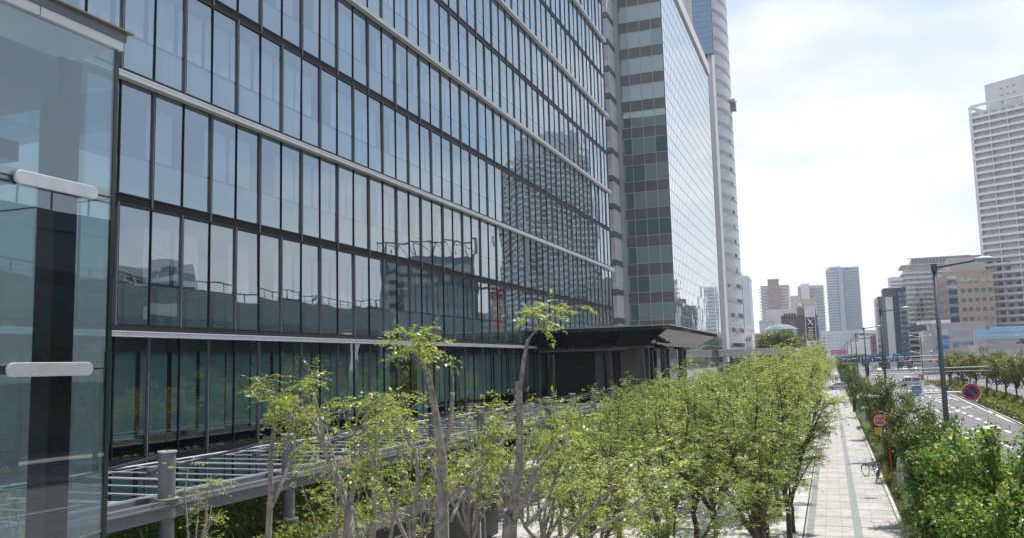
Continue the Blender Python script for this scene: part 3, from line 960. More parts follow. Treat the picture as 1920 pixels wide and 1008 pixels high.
def leaf_obj(name, V, matname, parent, local=False):
    """V: (n,4,3) one folded leaf per row"""
    V = np.asarray(V, dtype=np.float64).reshape(-1, 4, 3)
    if parent is not None and not local:
        V = V - np.array(origin(parent))
    n = len(V)
    me = bpy.data.meshes.new(name)
    me.vertices.add(n * 4)
    me.vertices.foreach_set('co', V.reshape(-1).astype(np.float32))
    me.loops.add(n * 4)
    me.loops.foreach_set('vertex_index', np.arange(n * 4, dtype=np.int32))
    me.polygons.add(n)
    me.polygons.foreach_set('loop_start', np.arange(0, n * 4, 4, dtype=np.int32))
    me.polygons.foreach_set('loop_total', np.full(n, 4, dtype=np.int32))
    me.materials.append(MT[matname])
    me.update(calc_edges=True)
    me.validate()
    o = bpy.data.objects.new(name, me)
    C.objects.link(o)
    if parent is not None:
        o.parent = parent
    return o


def leaves(P, D, L, Wd, rs, up=0.8):
    """diamond leaves at P pointing along D; their faces look mostly upwards"""
    n = len(P)
    D = unit(D)
    U = np.array([0, 0, 1.0]) * up + rs.normal(0, 0.45, (n, 3))
    S = unit(np.cross(D, U))
    L = np.broadcast_to(np.asarray(L, float).reshape(-1, 1), (n, 1))
    Wd = np.broadcast_to(np.asarray(Wd, float).reshape(-1, 1), (n, 1))
    Nn = np.cross(S, D)
    mid = P + D * L * 0.5
    return np.stack([P, mid + S * Wd * 0.5 + Nn * Wd * 0.12, P + D * L - Nn * L * 0.12, mid - S * Wd * 0.5 + Nn * Wd * 0.12], 1)


def pinnate(P, D, rs, Ls=0.28, pairs=5, lf=0.07, wf=0.032):
    """compound leaves: leaflets in pairs along a drooping stalk"""
    D = unit(D)
    n = len(P)
    S = unit(np.cross(D, np.array([0, 0, 1.0]) + rs.normal(0, 0.25, (n, 3))))
    out = []
    Lr = Ls * rs.uniform(0.7, 1.2, (n, 1))
    for j in range(1, pairs + 1):
        t = j / pairs
        q = P + D * Lr * t + np.array([0, 0, -1.0]) * (Lr * 0.28 * t * t)
        for sg in (-1, 1):
            d = D * 0.45 + S * sg * 0.9 + np.array([0, 0, -0.25]) + rs.normal(0, 0.12, (n, 3))
            out.append(leaves(q, d, lf * rs.uniform(0.55, 1.35, n) * (1 - 0.25 * t), wf * rs.uniform(0.7, 1.2, n), rs, 1.0))
    out.append(leaves(P + D * Lr + np.array([0, 0, -1.0]) * (Lr * 0.28), D + np.array([0, 0, -0.4]), lf, wf, rs, 1.0))
    return np.concatenate(out)


def skeleton(rs, H, th, spread, nl, subs, tw, r0, low=0.35, upness=0.55, twl=0.45, flat=False):
    br, tips = [], []
    wob = rs.normal(0, 0.05, (5, 2))
    tp = [np.array([wob[i][0] * i / 2, wob[i][1] * i / 2, th * i / 4]) for i in range(5)]
    br.append((tp, [r0 * (1.25 if i == 0 else 1 - 0.06 * i) for i in range(5)], 8))
    a0 = rs.uniform(0, 6.28)
    limbs = []
    for l in range(nl):
        a = a0 + 6.283 * l / nl + rs.normal(0, 0.35)
        rr = spread * rs.uniform(0.45, 1.0) if l else spread * 0.12
        zt = H * rs.uniform(0.86, 1.0) if l else H
        st = tp[4] * 1.0 if l % 2 == 0 else tp[3] + (tp[4] - tp[3]) * rs.uniform(0, 1)
        end = np.array([math.cos(a) * rr, math.sin(a) * rr, zt - 0.25 * H * (rr / spread) ** 2 * (1 - upness)])
        ctl = st + np.array([math.cos(a) * rr * 0.55, math.sin(a) * rr * 0.55, (zt - st[2]) * 0.40])
        pts = []
        for i in range(8):
            t = i / 7
            p = st * (1 - t) ** 2 + ctl * 2 * t * (1 - t) + end * t * t
            pts.append(p + rs.normal(0, 0.035, 3) * (0 < i < 7))
        rad = [r0 * 0.66 * (1 - t / 7) ** 0.8 + 0.009 for t in range(8)]
        br.append((pts, rad, 6))
        limbs.append((pts, rad))
    for pts, rad in limbs:
        for s in range(subs):
            t = low + (1 - low) * (s + rs.uniform(0, 1)) / subs
            i = min(6, int(t * 7))
            f = t * 7 - i
            p = pts[i] * (1 - f) + pts[i + 1] * f
            d = pts[i + 1] - pts[i]
            d = d / np.linalg.norm(d)
            out = np.array([p[0], p[1], 0]); no = np.linalg.norm(out)
            out = out / no if no > 0.05 else np.zeros(3)
            dd = d * 0.55 + out * 0.35 + rs.normal(0, 0.55, 3) + np.array([0, 0, 0.15])
            if flat:
                dd = d * 0.30 + out * 0.5 + rs.normal(0, 1, 3) * np.array([0.65, 0.65, 0.22]) + np.array([0, 0, 0.12])
            dd /= np.linalg.norm(dd)
            ln = spread * rs.uniform(0.25, 0.5) * (1.15 - 0.5 * t)
            q = [p]
            for k in range(1, 5):
                q.append(q[-1] + dd * ln / 4 + rs.normal(0, 0.03, 3) + np.array([0, 0, 0.012 * k]))
            br.append((q, [max(0.005, rad[i] * 0.5 * (1 - k / 4.6)) for k in range(5)], 5))
            for w in range(tw):
                u = rs.uniform(0.2, 1.0) * 4
                k = min(3, int(u))
                p2 = q[k] + (q[k + 1] - q[k]) * (u - k)
                d2 = dd * 0.6 + rs.normal(0, 0.6, 3) * (np.array([1, 1, 0.3]) if flat else 1)
                d2 /= np.linalg.norm(d2)
                l2 = twl * rs.uniform(0.4, 1.0)
                e = p2 + d2 * l2
                br.append(([p2, p2 + d2 * l2 * 0.5 + rs.normal(0, 0.02, 3), e], [0.006, 0.0045, 0.003], 4))
                for v in (0.35, 0.7, 1.0):
                    tips.append((p2 + d2 * l2 * v, d2))
    return br, np.array([t[0] for t in tips]), np.array([t[1] for t in tips])


def tree(name, label, cat, loc, seed, H, th, spread, nl, subs, tw, r0, leaf, kind='pinnate', nper=1, bark='bark', low=0.35, lf=0.075, wf=0.034, group=None, twl=0.45, upness=0.55, keep=1.0, Ls=0.28, scat=0.12):
    rs = np.random.RandomState(seed)
    t = thing(name, label, cat, loc, 0, group)
    br, tp, td = skeleton(rs, H, th, spread, nl, subs, tw, r0, low, upness, twl, kind == 'pinnate')
    m = MB()
    for pts, rad, n in br:
        m.tube(pts, rad, n)
    m.build('trunk', [bark], t, smooth=True, local=True)
    if keep < 1:
        s = rs.uniform(0, 1, len(tp)) < keep
        tp, td = tp[s], td[s]
    tp = np.repeat(tp, nper, 0); td = np.repeat(td, nper, 0)
    n = len(tp)
    if kind == 'pinnate':
        d = td * 0.5 + rs.normal(0, 0.6, (n, 3)) * np.array([1, 1, 0.35]) + np.array([0, 0, 0.1])
        V = pinnate(tp, d, rs, Ls, 4, lf, wf)
    else:
        p = tp + rs.normal(0, scat, (n, 3))
        d = td * 0.3 + rs.normal(0, 0.7, (n, 3)) + np.array([0, 0, -0.15])
        V = leaves(p, d, lf * rs.uniform(0.6, 1.2, n), wf * rs.uniform(0.7, 1.15, n), rs, 0.9)
    leaf_obj('crown', V, leaf, t, local=True)
    return t


# leaves on the planted shelter roof
n = 20000
pp = np.stack([rs.uniform(-18.4, -12.15, n), rs.uniform(9.2, 33.1, n), np.zeros(n)], 1)
hz = 0.24 + 0.22 * np.sin(pp[:, 1] * 1.7) * np.cos(pp[:, 0] * 2.3) + rs.uniform(-0.05, 0.15, n)
pp[:, 2] = 2.5 + np.clip(hz, 0.02, 0.6) * rs.uniform(0.1, 1, n)
pl = leaf_obj('planting', leaves(pp, rs.normal(0, 1, (n, 3)) + np.array([0, 0, 0.4]), 0.15, 0.085, rs, 0.9), 'hedge', P)

# ================================================================== porte-cochere in front of the tower entrance
PZ0, PZ1 = 7.95, 9.35
px0, px1, py0, py1 = -21.55, -10.7, 61.5, 89.0
Q = thing('entrance_canopy', 'broad black entrance canopy with tapered edges on V shaped legs', 'canopy', (-15, 75, 0))
m = MB()


def frustum(m, a, z0, b, z1, mi=0, mt=0):
    va = [(a[0], a[2], z0), (a[1], a[2], z0), (a[1], a[3], z0), (a[0], a[3], z0)]
    vb = [(b[0], b[2], z1), (b[1], b[2], z1), (b[1], b[3], z1), (b[0], b[3], z1)]
    m.add(va + vb, ((0, 1, 5, 4), (1, 2, 6, 5), (2, 3, 7, 6), (3, 0, 4, 7)), mi)
    m.add(va + vb, ((4, 5, 6, 7), (0, 3, 2, 1)), mt)


frustum(m, (px0, px1 - 2.2, py0 + 2.0, py1 - 2), PZ0, (px0, px1 - 1.9, py0 + 1.7, py1 - 1.7), PZ0 + 0.22)
frustum(m, (px0, px1 - 1.7, py0 + 1.5, py1 - 1.5), PZ0 + 0.221, (px0, px1 - 0.2, py0 + 0.2, py1 - 0.2), PZ1 - 0.34)
m.box(px0, px1, py0, py1, PZ1 - 0.339, PZ1 - 0.08)
m.build('canopy_body', ['portico'], Q)
m = MB(); m.box(px0, px1 + 0.06, py0 - 0.06, py1 + 0.06, PZ1 - 0.079, PZ1)
m.box(px0, px1 - 5, py0 + 5, py1 - 4, PZ1 + 0.001, PZ1 + 0.16)
m.build('roof', ['galv'], Q)  # paler metal puts the sheen along the top edge into the colour
m = MB()
for yy in np.arange(py0 + 2.5, py1, 2.7): m.box(px1 - 0.02, px1 + 0.006, yy, yy + 0.03, PZ1 - 0.33, PZ1 - 0.085)
for xx in np.arange(px0 + 1.5, px1, 2.7): m.box(xx, xx + 0.03, py0 - 0.006, py0 + 0.02, PZ1 - 0.33, PZ1 - 0.085)
m.build('panel_joint', ['steelgrey'], Q)
for (xx, yy) in ((-13.6, 66.0), (-13.6, 75.2), (-13.6, 84.5), (-16.4, 67.0), (-16.4, 84)):
    m = MB()
    m.beam((xx, yy, 0.1), (xx, yy - 1.1, PZ0 - 0.18), 0.42, 0.42); m.beam((xx, yy + 0.1, 0.1), (xx, yy + 1.2, PZ0 - 0.18), 0.42, 0.42)
    m.box(xx - 0.5, xx + 0.5, yy - 1.9, yy + 2.0, PZ0 - 0.17, PZ0 - 0.01); m.box(xx - 0.4, xx + 0.4, yy - 0.4, yy + 0.5, 0.0, 0.1)
    m.build('leg', ['steel'], Q)
m = MB(); m.box(-21.5, -15.9, 68, 68.3, 0, 7.9); m.box(-16.1, -15.9, 68.31, 80, 0, 7.9); m.box(-17.3, -16.7, 65.2, 65.8, 0, 7.9, 1)  # black sheets stand in for the shade of the open entrance, beside a column
m.build('vestibule_shade', ['black', 'steel'], Q)
m = MB(); m.box(-21.5, -14.5, 64.0, 64.5, 7.62, 7.78, 0); m.box(-21.5, -14.6, 64.05, 64.45, 7.50, 7.619, 1)
m.build('soffit_band', ['fin', 'darkmetal'], Q)

# ================================================================== second tower with the mirror facade
B2X, B2Y0, B2Y1, B2Z = -21.65, 130.0, 187.5, 69.3
B = thing('mirror_tower', 'grey office tower with teal end windows and a mirror glass long side', 'building', (-40, 158, 0))
m = MB(); m.box(-60, B2X - 0.1, B2Y0 + 0.1, B2Y1, 0, B2Z)
m.build('core_wall', ['panelB2'], B)
rows = [4.35 + 4.32 * k for k in range(16)]
cols = [(-28.75, -27.2), (-27.2, -25.35), (-25.35, -23.5), (-23.5, -21.75)]
sp_ = MB(); fr = MB()
for z in rows:
    if z + 1.9 < B2Z: sp_.box(-28.7, B2X - 0.05, B2Y0, B2Y0 + 0.095, z - 1.75, z)
sp_.build('spandrel', ['spandrel'], B)
for z in rows:
    fr.box(-28.75, B2X, B2Y0 - 0.05, B2Y0 + 0.02, z - 0.03, z + 0.05)
    fr.box(-28.75, B2X, B2Y0 - 0.05, B2Y0 + 0.02, z - 1.80, z - 1.72)
for x0, x1 in cols:
    fr.box(x0 - 0.04, x0 + 0.04, B2Y0 - 0.07, B2Y0 + 0.03, 5, B2Z)
fr.build('window_frame', ['mullB2'], B)
wm, wn = {}, 0
rb = random.Random(4)
for z in rows[:-1]:
    for ci, (x0, x1) in enumerate(cols):
        w = MB(); w.box(x0 + 0.04, x1 - 0.04, B2Y0 - 0.01, B2Y0 + 0.05, z + 0.05, z + 4.32 - 1.80)
        dk = (24 < z < 29) or rb.random() < 0.12 or ci == 0
        w.build('window', ['glassTeal2' if dk else 'glassTeal'], B)
m = MB(); m.box(-29.42, -28.8, B2Y0 - 0.4, B2Y0 + 0.09, 0, B2Z + 2)
m.build('corner_pier', ['panelB2'], B)
# stair shaft of grey tile with dark bands
m = MB(); m.box(-35, -29.5, 125.3, B2Y0 + 0.09, 0, B2Z + 4)
m.build('stair_shaft', ['tileB2'], B)
m = MB(); mb2 = MB(); mb3 = MB()
for z in rows:
    m.box(-35, -29.43, 125.2, 125.29, z - 0.5, z + 0.35); m.box(-29.42, -29.36, 125.3, 129.6, z - 0.5, z + 0.35)
    mb2.box(-35, -29.55, 125.22, 125.29, z + 1.4, z + 3.7)
    mb3.box(-35, -29.45, 125.15, 125.29, z + 3.72, z + 3.82)
m.build('dark_band', ['darkbandB2'], B); mb2.build('recess_panel', ['panelB2'], B); mb3.build('drip_rail', ['black'], B)
m = MB(); m.box(-29.49, -29.43, 125.4, 129.6, 0, B2Z); m.build('sunlit_side', ['lightB2'], B)  # flank skinned paler than the front: sunlight put into the colour
# mirror curtain wall
cw = MB()
nc, nr = 38, 30
yw, zw = (B2Y1 - B2Y0) / nc, (B2Z - 5.2) / nr
for i in range(nc):
    for j in range(nr):
        a, b = rb.gauss(0, 0.0016), rb.gauss(0, 0.0016)
        y0, y1, z0, z1 = B2Y0 + i * yw, B2Y0 + (i + 1) * yw, 5.2 + j * zw, 5.2 + (j + 1) * zw
        hy, hz_ = yw / 2, zw / 2
        cw.quad((B2X - hy * a - hz_ * b, y0, z0), (B2X + hy * a - hz_ * b, y1, z0), (B2X + hy * a + hz_ * b, y1, z1), (B2X - hy * a + hz_ * b, y0, z1))
cw.build('curtain_wall', ['glassB'], B)
m = MB()
for i in range(nc + 1): m.box(B2X - 0.05, B2X + 0.025, B2Y0 + i * yw - 0.02, B2Y0 + i * yw + 0.02, 5.2, B2Z)
for j in range(nr + 1): m.box(B2X - 0.05, B2X + 0.03, B2Y0, B2Y1, 5.2 + j * zw - 0.025, 5.2 + j * zw + 0.025)
m.build('mullion_grid', ['mullB2'], B)
m = MB(); m.box(-60, B2X + 0.35, B2Y0 - 0.3, B2Y1 + 0.6, B2Z + 0.01, B2Z + 2.3)
m.build('parapet', ['lightB2'], B)
m = MB(); m.box(-60, B2X + 0.2, B2Y0 - 0.35, B2Y0 - 0.08, 0, 5.0, 0); m.box(B2X + 0.01, B2X + 0.3, B2Y0 - 0.35, B2Y1, 0, 5.15, 0)
m.build('base_wall', ['tileB2'], B)

# ================================================================== round tower behind
B3 = thing('round_tower', 'pale rounded high rise with ribbon windows behind the mirror tower', 'building', (-44.5, 247, 0))
cx, cyy, rad = -44.5, 246.0, 22.3
ang = [R(-75) + R(150) * i / 60 for i in range(61)]
poly = [(cx + rad * math.cos(a), cyy + rad * math.sin(a)) for a in ang] + [(cx - 20, cyy + 30), (cx - 20, cyy - 30)]
m = MB(); m.prism(poly, 0, 123)
m.build('wall', ['panelB3'], B3, smooth=False)
for k in range(29):
    z = 6.0 + 4.05 * k
    m = MB()
    seg = [R(-38) + R(80) * i / 32 for i in range(33)]
    for i in range(32):
        a, b = seg[i], seg[i + 1]
        r2 = rad + 0.08
        m.quad((cx + r2 * math.cos(a), cyy + r2 * math.sin(a), z), (cx + r2 * math.cos(b), cyy + r2 * math.sin(b), z),
               (cx + r2 * math.cos(b), cyy + r2 * math.sin(b), z + 1.0), (cx + r2 * math.cos(a), cyy + r2 * math.sin(a), z + 1.0))
    m.build('ribbon_window', ['glassFar'], B3)
fy = 226.0
m = MB(); m.box(-52, -27.6, fy, fy + 8, 0, 126)
m.build('flat_wall', ['panelB3'], B3)
m = MB(); m.box(-26.2, -25.0, fy + 1.5, fy + 8, 0, 93, 0)
m.build('edge_pier', ['panelB3'], B3)
m = MB(); m.box(-27.59, -26.21, fy + 2.2, fy + 8, 0, 91)
m.build('recess', ['spandrel'], B3)
for k in range(22):
    m = MB(); m.box(-27.3, -26.4, fy + 2.1, fy + 2.199, 6 + 4.05 * k, 6 + 4.05 * k + 1.3); m.build('window', ['glassFar'], B3)
m = MB()
for i in range(5):
    for k in range(20):
        m.box(-29.2 + i * 0.98, -28.26 + i * 0.98, fy - 0.08, fy - 0.01, 88 + 1.5 * k, 89.42 + 1.5 * k)
m.build('glass_strip', ['glassBlue'], B3)
m = MB(); m.box(-29.3, -24.2, fy - 0.009, fy + 0.9, 87.8, 118)
m.build('strip_frame', ['spandrel'], B3)
m = MB(); m.box(-22.2, -20.9, 244, 246.2, 77.0, 79.2, 0); m.beam((-23, 245, 79.6), (-20.6, 245, 79.6), 0.3, 0.3, 1); m.box(-22.0, -21.1, 244.2, 246, 79.25, 80.3, 1)
m.build('cleaning_gondola', ['steelgrey', 'galv'], B3)
# low link roofs between tower and street
L = thing('link_roof', 'long flat pale canopy roof beyond the plaza trees', 'canopy', (-16, 200, 0))
m = MB(); m.box(-21.0, -6.8, 176.0, 225, 7.35, 8.5, 0); m.box(-21.2, -6.6, 175.8, 225.2, 8.51, 8.75, 1)
m.build('roof', ['kerb', 'lightB2'], L)
for yy in range(178, 224, 12):
    for xx in (-20.2, -7.6):
        m = MB(); m.box(xx - 0.3, xx + 0.3, yy, yy + 0.6, 0, 7.34); m.build('post', ['lightB2'], L)
m = MB(); m.box(-20.8, -9, 184, 222, 0, 6.2); m.build('wall', ['tileB2'], L)

# ================================================================== far buildings
for nme, col in dict(pinkwall=(0.58, 0.48, 0.47), pinkrib=(0.42, 0.27, 0.25), palewall=(0.58, 0.62, 0.67), bluewall=(0.36, 0.42, 0.50), beige=(0.60, 0.55, 0.46), brown=(0.115, 0.085, 0.085),
                     brick=(0.42, 0.325, 0.25), brickshade=(0.30, 0.235, 0.19), aptwhite=(0.74, 0.74, 0.74), aptgrey=(0.58, 0.58, 0.60), lilac=(0.56, 0.52, 0.54), navywall=(0.03, 0.05, 0.11), offwhite=(0.68, 0.67, 0.66),
                     umber=(0.13, 0.11, 0.115), pinklow=(0.46, 0.24, 0.23), magenta=(0.50, 0.14, 0.28), railblue=(0.30, 0.52, 0.72), railwhite=(0.62, 0.64, 0.66), brownmid=(0.26, 0.19, 0.18), greydark=(0.16, 0.165, 0.18)).items():
    MT[nme] = mat(nme + ' cladding', col, 0.65, 0.06, 0.12)


def win_mb(w, h, axis):
    m = MB()
    if axis == 'y': m.box(-w / 2, w / 2, -0.06, 0.06, 0, h)
    else: m.box(-0.06, 0.06, -w / 2, w / 2, 0, h)
    return m


def grid(x0, x1, n, z0, z1, nz, fix, face):
    out = []
    for j in range(nz):
        for i in range(n):
            u = x0 + (x1 - x0) * (i + 0.5) / n
            z = z0 + (z1 - z0) * j / nz
            out.append((u, fix, z, 0) if face == 'y' else (fix, u, z, 0))
    return out


def ext(px0, px1, ytop, Y, pyref=590):
    return at(px0, pyref, Y).x, at(px1, pyref, Y).x, at((px0 + px1) / 2, ytop, Y).z


def balconies(B_, x0, x1, y0, z0, z1, n, mats, dep=1.4, side=None, slab=0.28, rail=1.05, y1=None):
    """one balcony slab and rail per storey on the street-facing side (and one flank)"""
    h = (z1 - z0) / n
    m = MB()
    m.box(x0, x1, -dep, -0.01, 0, slab, 0); m.box(x0 + 0.02, x1 - 0.02, -dep - 0.06, -dep - 0.01, slab * 0.4, rail, 1)
    if side == 'L':
        m.box(x0 - dep, x0 - 0.01, -dep, (y1 - y0), 0, slab, 0); m.box(x0 - dep - 0.06, x0 - dep - 0.01, -dep - 0.06, (y1 - y0), slab * 0.4, rail, 1)
    if side == 'R':
        m.box(x1 + 0.01, x1 + dep, -dep, (y1 - y0), 0, slab, 0); m.box(x1 + dep + 0.01, x1 + dep + 0.06, -dep - 0.06, (y1 - y0), slab * 0.4, rail, 1)
    L_ = origin(B_)
    o = None
    for k in range(n):
        if o is None:
            mm_ = MB(); mm_.v = [(x - L_.x, y, z) for x, y, z in m.v]; mm_.f, mm_.m = m.f, m.m
            o = mm_.build('balcony', mats, B_, local=True)
        else:
            o = place(o.data, 'balcony', B_, (0, 0, 0))
        o.location = (0, y0 - L_.y, z0 + h * k)


def block(name, label, cat, px0, px1, ytop, Y, depth, wall, pyref=590, roof=None):
    x0, x1, z = ext(px0, px1, ytop, Y, pyref)
    b = thing(name, label, cat, ((x0 + x1) / 2, Y + depth / 2, 0))
    m = MB(); m.box(x0, x1, Y, Y + depth, -0.1, z)
    m.build('wall', [wall], b)
    m = MB(); m.box(x0 - 0.2, x1 + 0.2, Y - 0.2, Y + depth, z + 0.01, z + 0.7)
    m.build('roof', [roof or wall], b)
    return b, x0, x1, z


# slim dark blue glass tower beside the round tower
b, x0, x1, z = block('glass_tower', 'slim dark blue glass tower just right of the round tower', 'building', 1384, 1407, 520, 600, 25, 'bluewall')
pieces(b, 'window', win_mb((x1 - x0) / 4 * 0.8, 1.9, 'y'), ['glassNavy'], grid(x0, x1, 4, 4, z - 1, 20, 600, 'y'))
m = MB(); m.box(x0, x0 + 3.5, 602, 620, z + 0.71, z + 5); m.box(x1 - 4, x1 - 0.3, 598.6, 599.9, 0, z + 1.5); m.build('core', ['palewall'], b)
# low white houses under it
b, x0, x1, z = block('white_building', 'small white block with a roof tank below the slim blue tower', 'building', 1396, 1411, 618, 330, 12, 'offwhite', 640)
pieces(b, 'window', win_mb(0.9, 1.5, 'y'), ['glassFar'], grid(x0 + 0.3, x1 - 0.3, 2, 1.5, z, 4, 330, 'y'))
m = MB(); m.cyl((x0 + x1) / 2, 334, z + 0.71, z + 2.2, 0.9, 10); m.build('tank', ['beige'], b)
b, x0, x1, z = block('annex_building', 'low white annex with wide dark windows beside the round tower', 'building', 1383, 1397, 634, 325, 10, 'offwhite', 640)
pieces(b, 'window', win_mb(1.0, 1.2, 'y'), ['glassFar'], grid(x0, x1, 2, 1.5, z, 4, 325, 'y'))
b, x0, x1, z = block('distant_building', 'pale distant block between the white annex and the pink house', 'building', 1411, 1428, 626, 480, 12, 'palewall', 640)
pieces(b, 'window', win_mb(0.9, 1.2, 'y'), ['glassFar'], grid(x0, x1, 4, 1.5, z, 5, 480, 'y'))
b, x0, x1, z = block('pink_building', 'low salmon pink building left of the glass rotunda', 'building', 1416, 1436, 628, 345, 12, 'pinklow', 640)
m = MB(); m.box(x0 + 1.2, x1 - 1.6, 344.93, 345.05, z - 1.6, z - 0.7); m.build('window', ['greydark'], b)
b, x0, x1, z = block('lilac_building', 'plain pale lilac wall building behind the rotunda', 'building', 1425, 1450, 602, 440, 25, 'palewall', 630)
m = MB(); m.box(x1 - 3, x1 + 12, 441, 460, 0, z + 6); m.build('tower_wall', ['offwhite'], b)
# pink apartment tower
b, x0, x1, z = block('apartment_tower', 'pink ribbed apartment tower with a raised centre bay', 'building', 1429, 1481, 535, 800, 28, 'pinkwall')
balconies(b, x0 - 1.5, x1 + 1.5, 800, 4, z, 24, ['offwhite', 'palewall'], 1.2)
m = MB(); m.box(x0 + 7, x1 - 8, 797.5, 799.9, 0, z + 6.2); m.build('centre_bay', ['pinkwall'], b)
m = MB()
for i in range(6):
    u = x0 + 7 + (x1 - x0 - 15) * i / 5
    m.box(u - 0.45, u + 0.45, 796.6, 797.4, 0, z + 6.2)
m.build('pink_rib', ['pinkrib'], b)
pieces(b, 'window', win_mb(1.9, 1.7, 'y'), ['glassFar'], grid(x0 + 7.5, x1 - 8.5, 5, 4, z + 5, 26, 797.45, 'y'))
# pale stepped tower
b, x0, x1, z = block('stepped_tower', 'pale blue stepped apartment tower behind the brown office', 'building', 1499, 1547, 535, 850, 28, 'palewall')
balconies(b, x0 - 0.5, x1 + 1.0, 850, 4, z, 24, ['offwhite', 'bluewall'], 1.2)
m = MB(); m.box(x0 + 2.5, x0 + 10.5, 846.5, 848.7, 0, z + 2.3); m.build('white_bay', ['offwhite'], b)
pieces(b, 'window', win_mb(1.6, 1.6, 'y'), ['glassFar'], grid(x0 + 11, x1 - 0.5, 7, 4, z - 1, 24, 849.95, 'y'))
m = MB(); m.beam((x1 - 4, 852, z + 0.7), (x1 - 7.5, 852, z + 5), 0.25, 0.25); m.build('roof_mast', ['galv'], b)
# big blue-grey tower
b, x0, x1, z = block('high_rise', 'tall blue grey residential tower standing free against the sky', 'building', 1554, 1616, 503, 900, 36, 'bluewall')
xm = x0 + (x1 - x0) * 0.44
balconies(b, x0 - 0.6, xm - 2.5, 900, 4, z, 33, ['palewall', 'palewall'], 1.3)
balconies(b, xm + 2.2, x1 + 0.6, 900, 4, z, 33, ['palewall', 'bluewall'], 1.0)
m = MB(); m.box(xm - 2.4, xm + 2.1, 897.6, 899.9, 0, z); m.build('glass_bay', ['glassBlue'], b)
pieces(b, 'window', win_mb(1.5, 1.7, 'y'), ['glassFar'], grid(x0 + 0.5, xm - 2.6, 6, 4, z - 1, 33, 899.95, 'y') + grid(xm + 2.4, x1 - 0.3, 8, 4, z - 1, 33, 899.95, 'y'))
m = MB(); m.box(x0 + 3, xm + 1, 905, 925, z + 0.71, z + 2.6); m.build('roof_plant', ['palewall'], b)
# beige block with roof tanks, brown office in front of it
b, x0, x1, z = block('beige_building', 'beige concrete block with green glazed bands behind the brown office', 'building', 1484, 1531, 561, 520, 16, 'beige')
m = MB(); m.box(x0, x0 + 5, 519, 525, 0, z + 2.6); m.build('stair_tower', ['beige'], b)
pieces(b, 'window', win_mb((x1 - x0 - 7) / 2 * 0.85, 1.5, 'y'), ['glassTeal'], grid(x0 + 6, x1 - 1, 2, 4, z - 0.5, 11, 520, 'y'))
b, x0, x1, z = block('brown_office', 'dark brown tiled office with roof plant and a tall banner sign', 'building', 1466, 1533, 593, 400, 18, 'brown', 620)
pieces(b, 'window', win_mb(2.3, 1.7, 'y'), ['glassFar'], grid(x0 + 9.5, x0 + 12.5, 1, 3, z - 1, 6, 400, 'y') + grid(x0 + 1.5, x0 + 8, 1, z - 3, z, 1, 400, 'y'))
m = MB(); m.box(x0 + 6.8, x1 - 0.3, 402, 415, z + 0.71, z + 4.3, 0)
for i in range(5): m.box(x0 + 1 + i * 1.1, x0 + 1.8 + i * 1.1, 402, 404, z + 0.71, z + 1.9, 1)
m.ball((x0 + 8.2, 403, z + 5.2), 0.9, 2)
m.build('roof_plant', ['brownmid', 'black', 'beige'], b)
sx0, sx1 = x1 - 4.6, x1 - 0.9
m = MB(); m.box(sx0 - 0.3, sx1 + 0.3, 398.6, 399.9, 4, z + 4.4, 0); m.build('sign_pylon', ['offwhite'], b)
zt = z - 0.4
m = MB(); m.box(sx0, sx1, 398.4, 398.59, zt - 10.2, zt); ban = m.build('banner_sign', ['black'], b)
m = MB()
cxx = (sx0 + sx1) / 2
m.beam((cxx - 1.0, 398.3, zt - 0.6), (cxx + 1.0, 398.3, zt - 3.3), 0.15, 0.5, 0); m.beam((cxx + 1.2, 398.3, zt - 0.6), (cxx + 0.2, 398.3, zt - 1.7), 0.15, 0.26, 0); m.beam((cxx - 0.3, 398.3, zt - 2.2), (cxx - 1.2, 398.3, zt - 3.3), 0.15, 0.26, 0)
for k, w_ in enumerate((1.2, 0.8, 1.0, 0.7, 1.3, 1.1)): m.box(cxx - w_, cxx + w_, 398.3, 398.39, zt - 4.6 - k * 0.75, zt - 4.35 - k * 0.75, 0)
m.box(cxx - 1.2, cxx + 0.9, 398.3, 398.39, zt - 9.5, zt - 9.05, 1)
m.build('banner_lettering', ['signwhite', 'red'], ban)
m = MB(); m.box(sx0, sx1, 398.4, 398.59, zt - 12.6, zt - 10.3, 0); m.box(sx0 + 0.6, sx1 - 0.6, 398.35, 398.39, zt - 11.6, zt - 11.3, 1); m.build('white_sign', ['signwhite', 'signblue'], b)
m = MB(); m.box(x1 + 0.1, x1 + 0.5, 401, 415, 2, z - 4); m.build('side_board', ['signblue'], b)
# glass rotunda
gx, gr = at(1465, 640, 300).x, 5.55
b = thing('glass_rotunda', 'round glass pavilion with a faceted glass dome roof', 'pavilion', (gx, 300, 0))
zd = at(1465, 617, 300).z
N = 16
poly = [(gx + gr * math.cos(2 * math.pi * i / N), 300 + gr * math.sin(2 * math.pi * i / N)) for i in range(N)]
m = MB(); m.prism(poly, 0, zd); m.build('glass_drum', ['glassDrum'], b)
m = MB()
for x, y in poly: m.box(x - 0.06, x + 0.06, y - 0.06, y + 0.06, 0, zd + 0.05)
for k in range(7): m.prism([(gx + (gr + 0.05) * math.cos(2 * math.pi * i / N), 300 + (gr + 0.05) * math.sin(2 * math.pi * i / N)) for i in range(N)], 1.5 + k * (zd - 1.6) / 6, 1.62 + k * (zd - 1.6) / 6)
m.build('mullion_grid', ['steelgrey'], b)
m = MB()
pr = [(gr + 0.2, zd + 0.06), (gr * 0.72, zd + 1.1), (gr * 0.3, zd + 1.75), (0.02, zd + 1.95)]
